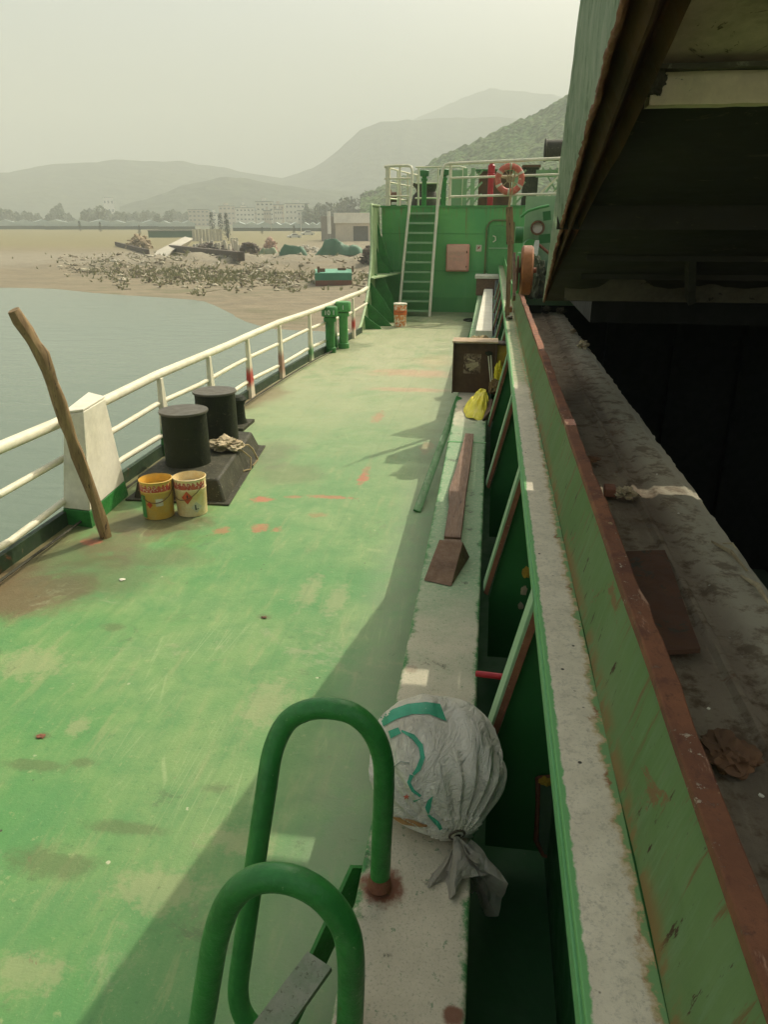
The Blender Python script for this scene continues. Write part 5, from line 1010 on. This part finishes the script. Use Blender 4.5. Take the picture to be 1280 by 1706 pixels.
# ---- ladder hoops
def hoop(pts, r, label):
    # Catmull through points
    P = [V(p) for p in pts]; out = []
    for i in range(len(P) - 1):
        p0, p1, p2, p3 = P[max(i - 1, 0)], P[i], P[i + 1], P[min(i + 2, len(P) - 1)]
        for s in range(7):
            t_ = s / 7; out.append(.5 * ((2 * p1) + (-p0 + p2) * t_ + (2 * p0 - 5 * p1 + 4 * p2 - p3) * t_ ** 2 + (-p0 + 3 * p1 - 3 * p2 + p3) * t_ ** 3))
    out.append(P[-1]); t_ = thing('grab_rail', label, 'grab rail', P[-1], 'green hooped grab rails over the duct')
    MB().tube(out, r, 20).build('hoop', MT['green_clean'], t_)
    f = P[-1]; MB().lathe([(0, .012), (r * 1.25, .01), (r * 1.12, .035), (r * 1.01, .05), (r * .9, .05)], (f.x, f.y, .6), 20).build('rusty_weld', MT['rust'], t_)
    return t_
Y1 = 1.76
hp = [at(q[0], q[1], y=q[2]) for q in ((560, 1735, 1.46), (450, 1722, 1.46), (412, 1700, 1.47), (397, 1655, 1.49), (405, 1580, 1.53), (425, 1440, 1.61), (443, 1320, 1.68), (455, 1250, 1.73))] + [at(*q, y=Y1) for q in ( (478, 1203), (512, 1183), (552, 1180), (590, 1190), (620, 1218), (637, 1260), (640, 1310), (636, 1400))]
hp.append(V((hp[-1].x - .005, Y1 - .01, .605)))
hoop(hp, .032, 'far green tube hoop arching from the deck onto the duct beside the sack')
Y2 = 1.28
hp = [at(*q, y=Y2) for q in ((300, 1850), (332, 1720), (346, 1640), (360, 1560), (382, 1502), (415, 1470), (458, 1461), (505, 1472), (545, 1500), (575, 1545), (585, 1600), (584, 1680))]
hp.append(V((hp[-1].x - .004, Y2 - .01, .605)))
hoop(hp, .035, 'near green tube hoop at the bottom of the picture')

# ---- slab beside the coaming (hatch trackway)
def mk_slab():
    t = NT('grimy_trackway', True); X = t.xyz(); n1 = t.noise(1.7, 7, .65, None, .5); n2 = t.noise(9, 8, .72); n3 = t.noise(45, 6, .75); st = t.noise(4, 6, .7, t.mp(sc=(4, .6, 1)))
    g = t.mix(t.rng(n1, .35, .65), (.17, .13, .088), (.26, .21, .145)); g = t.mix(t.rng(st, .5, .7, 0, .6), g, (.30, .26, .18)); g = t.mix(t.rng(n2, .54, .64, 0, .75), g, (.06, .05, .032))
    g = t.mix(t.rng(X['X'], .80, .94, 0, .7), g, (.52, .47, .34)); g = t.mix(t.math('MULTIPLY', t.rng(n2, .48, .60), .6), g, (.12, .075, .04))
    g = t.mix(t.math('MULTIPLY', t.rng(n3, .66, .7), .7), g, (.3, .27, .19)); g = t.mix(t.math('MULTIPLY', t.rng(t.voro(14), .10, .07), t.rng(n2, .5, .6)), g, (.4, .38, .3))
    g = t.mix(t.rng(t.noise(2.2, 8, .75, None, .7), .60, .66, 0, .7), g, (.17, .085, .045)); g = t.mix(t.math('MULTIPLY', t.rng(X['X'], .99, 1.02), t.rng(n2, .3, .5, .3, .9)), g, (.50, .46, .34)); t.bump(t.math('ADD', n2, t.math('MULTIPLY', n3, 1.4)), 1., .008); return t.done(g, .9, 0, .2)
SLM = mk_slab(); ZS = 1.34
sl = thing('hatch_trackway', 'dirt covered steel trackway between the rusty bar and the black hold', 'trackway', (.7, 5, ZS))
def slf(u, v):
    y = -1.5 + 12.6 * u; x = .43 + .62 * v; z = ZS + .005 * mn.noise(V((x * 9, y * 4, 0))) + .004 * mn.noise(V((x * 30, y * 22, 1)))
    z += .016 * (1 if .755 < x < .775 else 0) + .018 * max(0, min(1, (x - .84) / .02)) + .004 * mn.noise(V((3, y * 1.1, 0))); z -= .03 * max(0, (.53 - x) / .1)
    if v > .97: x += .022 * mn.noise(V((0, y * 3, 4))) + .014 * mn.noise(V((0, y * 9, 4))); z -= .012
    return (x, y, z)
mb = MB().grid(slf, 420, 40); mb.build('dirt_surface', SLM, sl)
mb = wavy_bar(.99, 1.065, -1.5, 11.1, ZS - .16, ZS - .006, .012, 2.5, 6., 200); mb.build('broken_edge', SLM, sl)
MB().box(.42, .99, -1.5, 11.1, ZS - .12, ZS - .05).build('base_plate', MT['shade_black'], sl)
# items on trackway
pl_ = [at(px, py, z=ZS + .03) for px, py in ((1043, 925), (1108, 922), (1166, 1088), (1090, 1092))]
tag(MB().prism(pl_, (0, 0, .016)).subdiv(3, .003, 9).build('rusty_plate', M('rust_plate', (.075, .035, .018), (.12, .055, .028), 5, (.05, .045, .03), .55, 10, rough=.85, bump=.6), loc=tuple(pl_[0])), 'flat rusty steel plate lying on the dirt beside the coaming', 'plate')
p = at(1016, 817, z=ZS + .04); tag(MB().obox(p, (.055, .09, .04), -.1).build('brick_fragment', MT['rust'], loc=tuple(p), bevel=.006), 'small red-brown block lying in the sunlit patch of dirt', 'block')
p = at(1043, 822, z=ZS + .04); tag(crumple(tuple(p), .035, 'dry_leaves', MT['cloth'], None, None, (1.2, 1, .8), 3.5, 1.6, 3, 4), 'crumpled dry leaves beside the red-brown block', 'leaves')
p = at(985, 765, z=ZS + .03); tag(crumple(tuple(p), .035, 'dirt_clod', MT['rust_dark'], None, None, (1.5, .8, .5), 3.5, .8, 6, 3), 'dark flat clod further along than the sunlit patch', 'clod')
p = at(1215, 1255, z=ZS + .03); tag(crumple(tuple(p), .075, 'dirt_clod', MT['rust_dark'], None, None, (.9, 1, .5), 3., .9, 9, 4), 'large dark clod in the dirt at the right edge of the picture', 'clod')
for i, (px, py, r_, lb) in enumerate(((1181, 1180, .006, 'small white pebble on the dirt near the large clod'), (1095, 790, .006, 'small white pebble just beyond the sunlit patch'), (1131, 855, .005, 'tiny pebble just before the sunlit patch'), (1269, 1325, .008, 'white pebble at the right edge below the large clod'))):
    tag(MB().rock(at(px, py, z=ZS + .02), r_).build('pebble', MT['white'], loc=tuple(at(px, py, z=ZS + .02))), lb, 'pebble')
for i, (A, B, w_) in enumerate((((1187, 902), (1245, 950), .016), ((1236, 960), (1280, 1005), .02), ((1205, 905), (1228, 915), .01))):
    a_, b_ = at(*A, z=ZS + .03), at(*B, z=ZS + .035); m_ = a_.lerp(b_, .5) + V((.008, .0, .012))
    tag(MB().tube([a_, m_, b_], [w_ * .3, w_ * .5, w_ * .25], 6, jit=.4).build('rust_flake', MT['cloth'], loc=tuple(a_)), ('long curled flake of peeled paint near the hold edge', 'peeled flake running off the right edge of the picture', 'short curled flake beside the long one')[i], 'flake')
# far rubble on trackway (lumps at the end)
for i, (px, py, r_, lb) in enumerate(((912, 515, .05, 'grey lump at the far left end of the trackway'), (935, 518, .06, 'grey lump at the far end of the trackway under the cover'), (972, 575, .055, 'torn rag-like lump on the edge of the hold'), (955, 552, .03, 'small pinkish lump on the far hold edge'))):
    p = at(px, py, z=ZS + .05); tag(crumple(tuple(p), r_, 'dirt_lump', (MT['grime'], MT['grime'], MT['cloth'], MT['cloth'])[i], None, None, (1, 1.6, .8), 3.5, 1., i * 3., 4), lb, 'lump')

# ---- raised hatch cover
def LYZ(y): return 4.29 - .36 * y
def LX(y): return .44 - .056 * (6.42 - y)
cv = thing('hatch_cover', 'huge raised hatch cover panel with green side and dark hollow underside', 'hatch cover', (.4, 6.4, 2.0))
Lp = [V((LX(y), y, LYZ(y))) for y in (6.44, 5.6, 4.9, 4.0, 3.2, 2.3, 1.3)]
Rp = [V(q) for q in ((.442, 6.41, 1.97), (.41, 5.5, 2.27), (.385, 4.83, 2.475), (.345, 3.7, 2.76), (.31, 2.9, 2.93), (.27, 2.1, 3.07), (.25, 1.2, 3.4))]
def webf(u, v):
    k_ = u * 6; i = min(int(k_), 5); f = k_ - i; a_ = Lp[i].lerp(Lp[i + 1], f); b_ = Rp[i].lerp(Rp[i + 1], f)
    b_ = b_ + (b_ - a_).normalized() * (.014 * mn.noise(V((u * 16, 0, 0))) + .010 * mn.noise(V((u * 50, 0, 3)))); a_ = a_ + (a_ - b_).normalized() * .006 * mn.noise(V((u * 40, 5, 0)))
    q = a_.lerp(b_, v); return q + V((.003 * mn.noise(q * 6), 0, 0))
t = NT('cover_side_paint', True); X = t.xyz(); along = t.mp(rot=(rad(24), 0, 0)); st = t.noise(9, 8, .72, t.mp(vec=along, sc=(1, .5, 4.))); n1 = t.noise(2, 6, .6)
g = t.mix(t.rng(n1, .35, .65), (.46, .53, .40), (.36, .45, .32)); g = t.mix(t.rng(st, .48, .60, 0, .75), g, (.58, .60, .50)); g = t.mix(t.rng(st, .44, .36, 0, .8), g, (.16, .24, .13)); g = t.mix(t.rng(t.noise(5, 9, .75, None, .8), .66, .70, 0, .8), g, (.16, .08, .035))
t.bump(st, .6, .006); COV = t.done(g, .6, 0, .3)
mb = MB().grid(webf, 160, 14); bmesh.ops.solidify(mb.b, geom=mb.b.faces[:], thickness=.01); mb.build('side_plate', COV, cv)
mb = MB().tube([webf(k / 140, 1.0) + V((.006, -.004, 0)) for k in range(141)], .010, 8, jit=.35); mb.build('rust_edge', MT['rust'], cv)
def lipf(u, v, wid):
    k_ = u * 6; i = min(int(k_), 5); f = k_ - i; b_ = Rp[i].lerp(Rp[i + 1], f); w_ = wid * min(1, .08 + u * 1.5); gr = sin(v * 2 * pi * 1.6) * .035 * min(1, u * 3)
    return b_ + V((.006 + w_ * v, gr * .3, .008 * mn.noise(V((u * 20, v * 2, 8))) + gr + .012))
mb = MB().grid(lambda u, v: lipf(u, v, .15), 90, 16); bmesh.ops.solidify(mb.b, geom=mb.b.faces[:], thickness=.008); mb.build('inner_flange', MT['rust_dark'], cv)
def plate(y0, y1, x0, x1, nm='outer_plate', mt=MT['shade_black'], x0b=None):
    x0b = x0 if x0b is None else x0b
    return MB().quadbox([(x0, y0, LYZ(y0)), (x1, y0, LYZ(y0)), (x1, y0 + .01, LYZ(y0) + .03), (x0, y0 + .01, LYZ(y0) + .03), (x0b, y1, LYZ(y1)), (x1, y1, LYZ(y1)), (x1, y1 + .01, LYZ(y1) + .03), (x0b, y1 + .01, LYZ(y1) + .03)]).build(nm, mt, cv)
SG = M('shaded_underside', (.030, .026, .017), (.05, .042, .028), 2.2, (.09, .075, .045), .6, 5, rough=.85, bump=.8, bs=9, stretch=(.5, 1, 1.6))  # very dark colour stands in for shade in the cover's cavity
YG0, YG1 = 4.715, 4.605      # the joint between the two leaves lets a strip of sun through
plate(6.44, YG0, LX(6.44) + .012, 8, mt=SG, x0b=LX(YG0) + .012); plate(YG1, 3.40, LX(YG1) + .012, 8, mt=SG, x0b=LX(3.40) + .012); plate(3.40, 1.0, LX(3.40) + .012, 8, mt=M('cover_upper', (.62, .48, .30), (.34, .25, .15), 2.2, (.16, .11, .06), .58, 6, rough=.85, bump=1., bs=12), x0b=LX(1.0) + .012)  # underside split in tone: the dark stretches carry the painted shade
plate(YG0, YG1, 1.16, 1.30, 'joint_stop', SG); plate(YG0, YG1, 1.95, 8, 'joint_stop', SG)  # added plates closing parts of the joint to shape the sun patches
MB().box(LX(4.5) + .02, 8, 4.50, 4.51, 2.545, LYZ(4.5) - .003).build('joint_baffle', SG, cv)  # added strip that hides the bright joint from the camera
def ragged_beam(x0, x1, yc, z0, z1, dep, nm, mat, seed, amp=.02):
    def f(u, v):
        x = x0 + (x1 - x0) * u; s_ = v * 4; e = amp * mn.noise(V((x * 3.5, seed, 0))) + amp * .7 * mn.noise(V((x * 11, seed, 0)))
        pts = [(yc, z0 + e), (yc, z1), (yc + dep, z1 + .02), (yc + dep, z0 + e), (yc, z0 + e)]; i = min(int(s_), 3); f_ = s_ - i; y, z = (pts[i][j] + (pts[i + 1][j] - pts[i][j]) * f_ for j in (0, 1)); return (x, y + .008 * mn.noise(V((x * 6, z * 6, seed))), z)
    return MB().grid(f, 220, 20).build(nm, mat, cv)
YB2 = 3.22; zb0 = at(1180, 174, y=YB2).z; zb1 = at(1180, 119, y=YB2).z
ragged_beam(at(1085, 150, y=YB2).x, 8, YB2, zb0, zb1, .10, 'cross_beam', MT['beamgrey'], 3., .008)
ragged_beam(at(1070, 115, y=YB2).x, 8, YB2 - .06, zb1 + .002, zb1 + .018, .15, 'beam_cap', MT['grime'], 13., .010)
crumple(tuple(at(1086, 138, y=YB2)), .05, 'broken_corner', MT['grime'], None, None, (1., .5, 1.3), 3., 1.2, 31, 5, parent=cv)
YC = 5.80; zc0, zc1 = at(1100, 503, y=YC).z, at(1100, 480, y=YC).z
def lowf(u, v):
    x = .55 + 7 * u; e = .05 * mn.noise(V((x * 2.2, 3, 0))) + .035 * abs(mn.noise(V((x * 6, 1, 0)))) + (.13 * math.exp(-((x - .98) / .13) ** 2)); return (x, YC + .01 * mn.noise(V((x * 9, v * 3, 0))), zc0 + (zc1 - zc0 + e) * v)
mb = MB().grid(lowf, 200, 6); bmesh.ops.solidify(mb.b, geom=mb.b.faces[:], thickness=.05); mb.build('bottom_beam', M('bottom_beam', (.20, .17, .11), (.12, .10, .065), 3, (.05, .045, .03), .6, 8, rough=.9, bump=.8, bs=14), cv)
a_ = at(1152, 335, y=5.0); b_ = at(1150, 500, y=5.75); MB().beam(a_, b_, .05, .08, (0, 1, 0)).build('rib', M('rib_grime', (.05, .046, .03), rough=.9, bump=.6), cv)
for k in range(2):
    y_ = 5.3 + k * .4; MB().box(LX(y_) + .25, 8, y_, y_ + .02, LYZ(y_) - .04, LYZ(y_) - .004).build('stringer', SG, cv)
# unseen slab forward of it, added to keep sun out of the hold
ch = MB().box(.84, 8, 6.47, 12.5, 1.80, 2.07); tag(ch.build('hold_sun_blocker', MT['shade_black'], loc=(4, 9, 1.8)), 'added unseen slab behind the raised cover, blocking sun from the hold', 'hatch cover')

# ---- clutter by the cover hinge
wl = thing('cover_wheel', 'orange-brown steel roller standing on the coaming bar', 'roller', (.42, 9.6, 1.79))
MB().lathe([(0, -.07), (.26, -.07), (.285, -.05), (.285, .05), (.26, .07), (0, .07)], (.43, 9.55, 2.02), 36, 'X').build('disc', MT['orange'], wl)
MB().lathe([(0, -.012), (.20, -.012), (.21, 0), (.20, .012), (0, .012)], (.325, 9.6, 1.98), 30, 'X').build('cheek_plate', MT['rust_dark'], wl)
MB().tube([(.28, 9.58, 2.02), (.55, 9.58, 2.02)], .03, 12).build('axle', MT['rust'], wl)
pA, pB = at(851, 440, y=10.5), at(849, 345, y=10.5)
bd = thing('wooden_paddle', 'pale wooden board standing upright beside the orange-brown roller', 'board', pA)
MB().beam(pA + V((0, 0, -.75)), pA.lerp(pB, .35), .06, .03, (0, 1, 0)).build('shaft', MT['wood'], bd, bevel=.004); MB().beam(pA.lerp(pB, .35), pB, .10, .03, (0, 1, 0), .09, .03).build('blade', MT['wood'], bd, bevel=.004)
MB().tube([pB, pB + V((.02, 0, .18)), pB + V((.05, 0, .42))], .012, 6).build('lashing', MT['rope'], bd)
tag(MB().beam(at(857, 498, y=9.2), at(857, 425, y=9.5), .035, .12, (0, 1, 0)).build('plank_stub', MT['wood_red'], loc=tuple(at(857, 498, y=9.2)), bevel=.003), 'narrow dark plank standing left of the orange-brown roller', 'plank')
p = at(855, 516, z=ZF + .03); tag(MB().box(.232, .335, p.y - .1, p.y + .1, ZF + .002, ZF + .07).build('orange_block', MT['orange'], loc=(.28, p.y, ZF), bevel=.008), 'small orange block on the coaming flange below the roller', 'block')
p = at(855, 532, z=ZF + .01); tag(crumple((.285, p.y, ZF + .03), .045, 'paint_lump', MT['grime'], None, None, (1, 1.6, .6), 3., .8, 41, 3), 'crusty grey lump on the flange next to the orange block', 'lump')
gs = thing('hinge_gear', 'faded green hinge mechanism with a round hole behind the cover edge', 'mechanism', (.75, 12, 1.4))
def ringhole(c, R_, r_, th, mb):
    return mb.lathe([(r_, -th), (R_, -th), (R_, th), (r_, th), (r_, -th)], c, 32, 'Y')
c = at(896, 380, y=11.5); MB().box(.45, 1.3, 11.62, 11.66, 1.4, 2.9).build('back_plate', MT['green_pale'], gs)
ringhole(tuple(c), .10, .072, .04, MB()).build('eye_ring', MT['rust_dark'], gs); MB().lathe([(0, 0), (.072, 0)], (c.x, c.y + .03, c.z), 24, 'Y').build('eye_glass', BM['cream'], gs)
c2 = at(884, 412, y=11.5); MB().lathe([(0, -.05), (.10, -.05), (.11, .0), (0.11, .1), (0, .1)], tuple(c2), 24, 'Y').build('hub', MT['green'], gs)
c3 = at(866, 392, y=11.4); MB().lathe([(0, -.06), (.11, -.06), (.11, .05), (0, .05)], tuple(c3), 20, 'X').build('bracket_roller', MT['green_dark'], gs)
MB().tube([at(q[0], q[1], y=11.45) for q in ((868, 362), (880, 352), (900, 346), (915, 343))], .018, 8).build('cable_pipe', MT['green'], gs)
MB().beam(at(905, 361, y=11.4), at(918, 359, y=11.4), .12, .05, (0, 1, 0)).beam(at(898, 399, y=11.4), at(917, 397, y=11.4), .12, .035, (0, 1, 0)).build('lug', MT['green_dark'], gs)
MB().tube([at(898, 408, y=11.3), at(917, 424, y=11.3)], .02, 8).build('pin', MT['rust'], gs)
MB().box(.38, .62, 11.2, 11.6, ZT, 2.15).build('pedestal', MT['green'], gs, bevel=.01)
crumple(tuple(at(893, 470, y=10.9)), .20, 'moss_clump', M('mossy_grime', (.045, .06, .025), (.10, .10, .06), 8, (.2, .2, .13), .62, 16, rough=.95), None, None, (.7, 1, 1.6), 3., .8, 51, 5, parent=gs)
rgp = [at(q[0], q[1], y=11.2) for q in ((892, 401), (899, 401), (897, 425), (888, 438), (882, 444), (886, 425))]
tag(MB().prism(rgp, (0, .03, 0)).subdiv(3, .02, 6).build('white_rag', MT['whcloth'], loc=tuple(rgp[0])), 'white rag hanging from the green hinge mechanism', 'rag')
pA = at(905, 396, y=6.2)
# handle ring on deck
p = at(783, 534, z=.01); mb = MB(); mb.tube([(p.x + .16 * cos(a_), p.y + .22 * sin(a_), .02) for a_ in (k * pi / 10 for k in range(21))], .022, 8); tag(mb.build('hose_loop', MT['black'], loc=tuple(p)), 'small black hose loop lying on the deck near the far end of the duct', 'hose')
# flakes and litter on the deck
for i, (px, py, r_, m_, lb) in enumerate(((204, 965, .018, 'white', 'small white scrap on the brown stained deck corner'), (68, 1226, .018, 'rust', 'small brown dried leaf on the near left deck'), (440, 1028, .016, 'rust_dark', 'dark curled leaf on the deck in line with the shadow tip'))):
    p = at(px, py, z=.006); tag(crumple(tuple(p), r_, 'deck_litter', MT[m_], None, None, (1.3, 1, .25), 3., 1., i * 5., 3), lb, 'litter')

# ---- haze
if HAZE:
    hz = MB().box(-2900, 2900, -700, 2900, -8, 360).build('haze', None, smooth=False); hz.data.materials.clear()
    m_ = bpy.data.materials.new('haze_air'); m_.use_nodes = True; n_ = m_.node_tree.nodes; n_.remove(n_['Principled BSDF']); pv = n_.new('ShaderNodeVolumePrincipled')
    pv.inputs['Color'].default_value = (.755, .80, .745, 1); pv.inputs['Density'].default_value = HAZE; pv.inputs['Anisotropy'].default_value = 0.
    m_.node_tree.links.new(pv.outputs[0], n_['Material Output'].inputs['Volume']); hz.data.materials.append(m_); hz['kind'] = 'stuff'
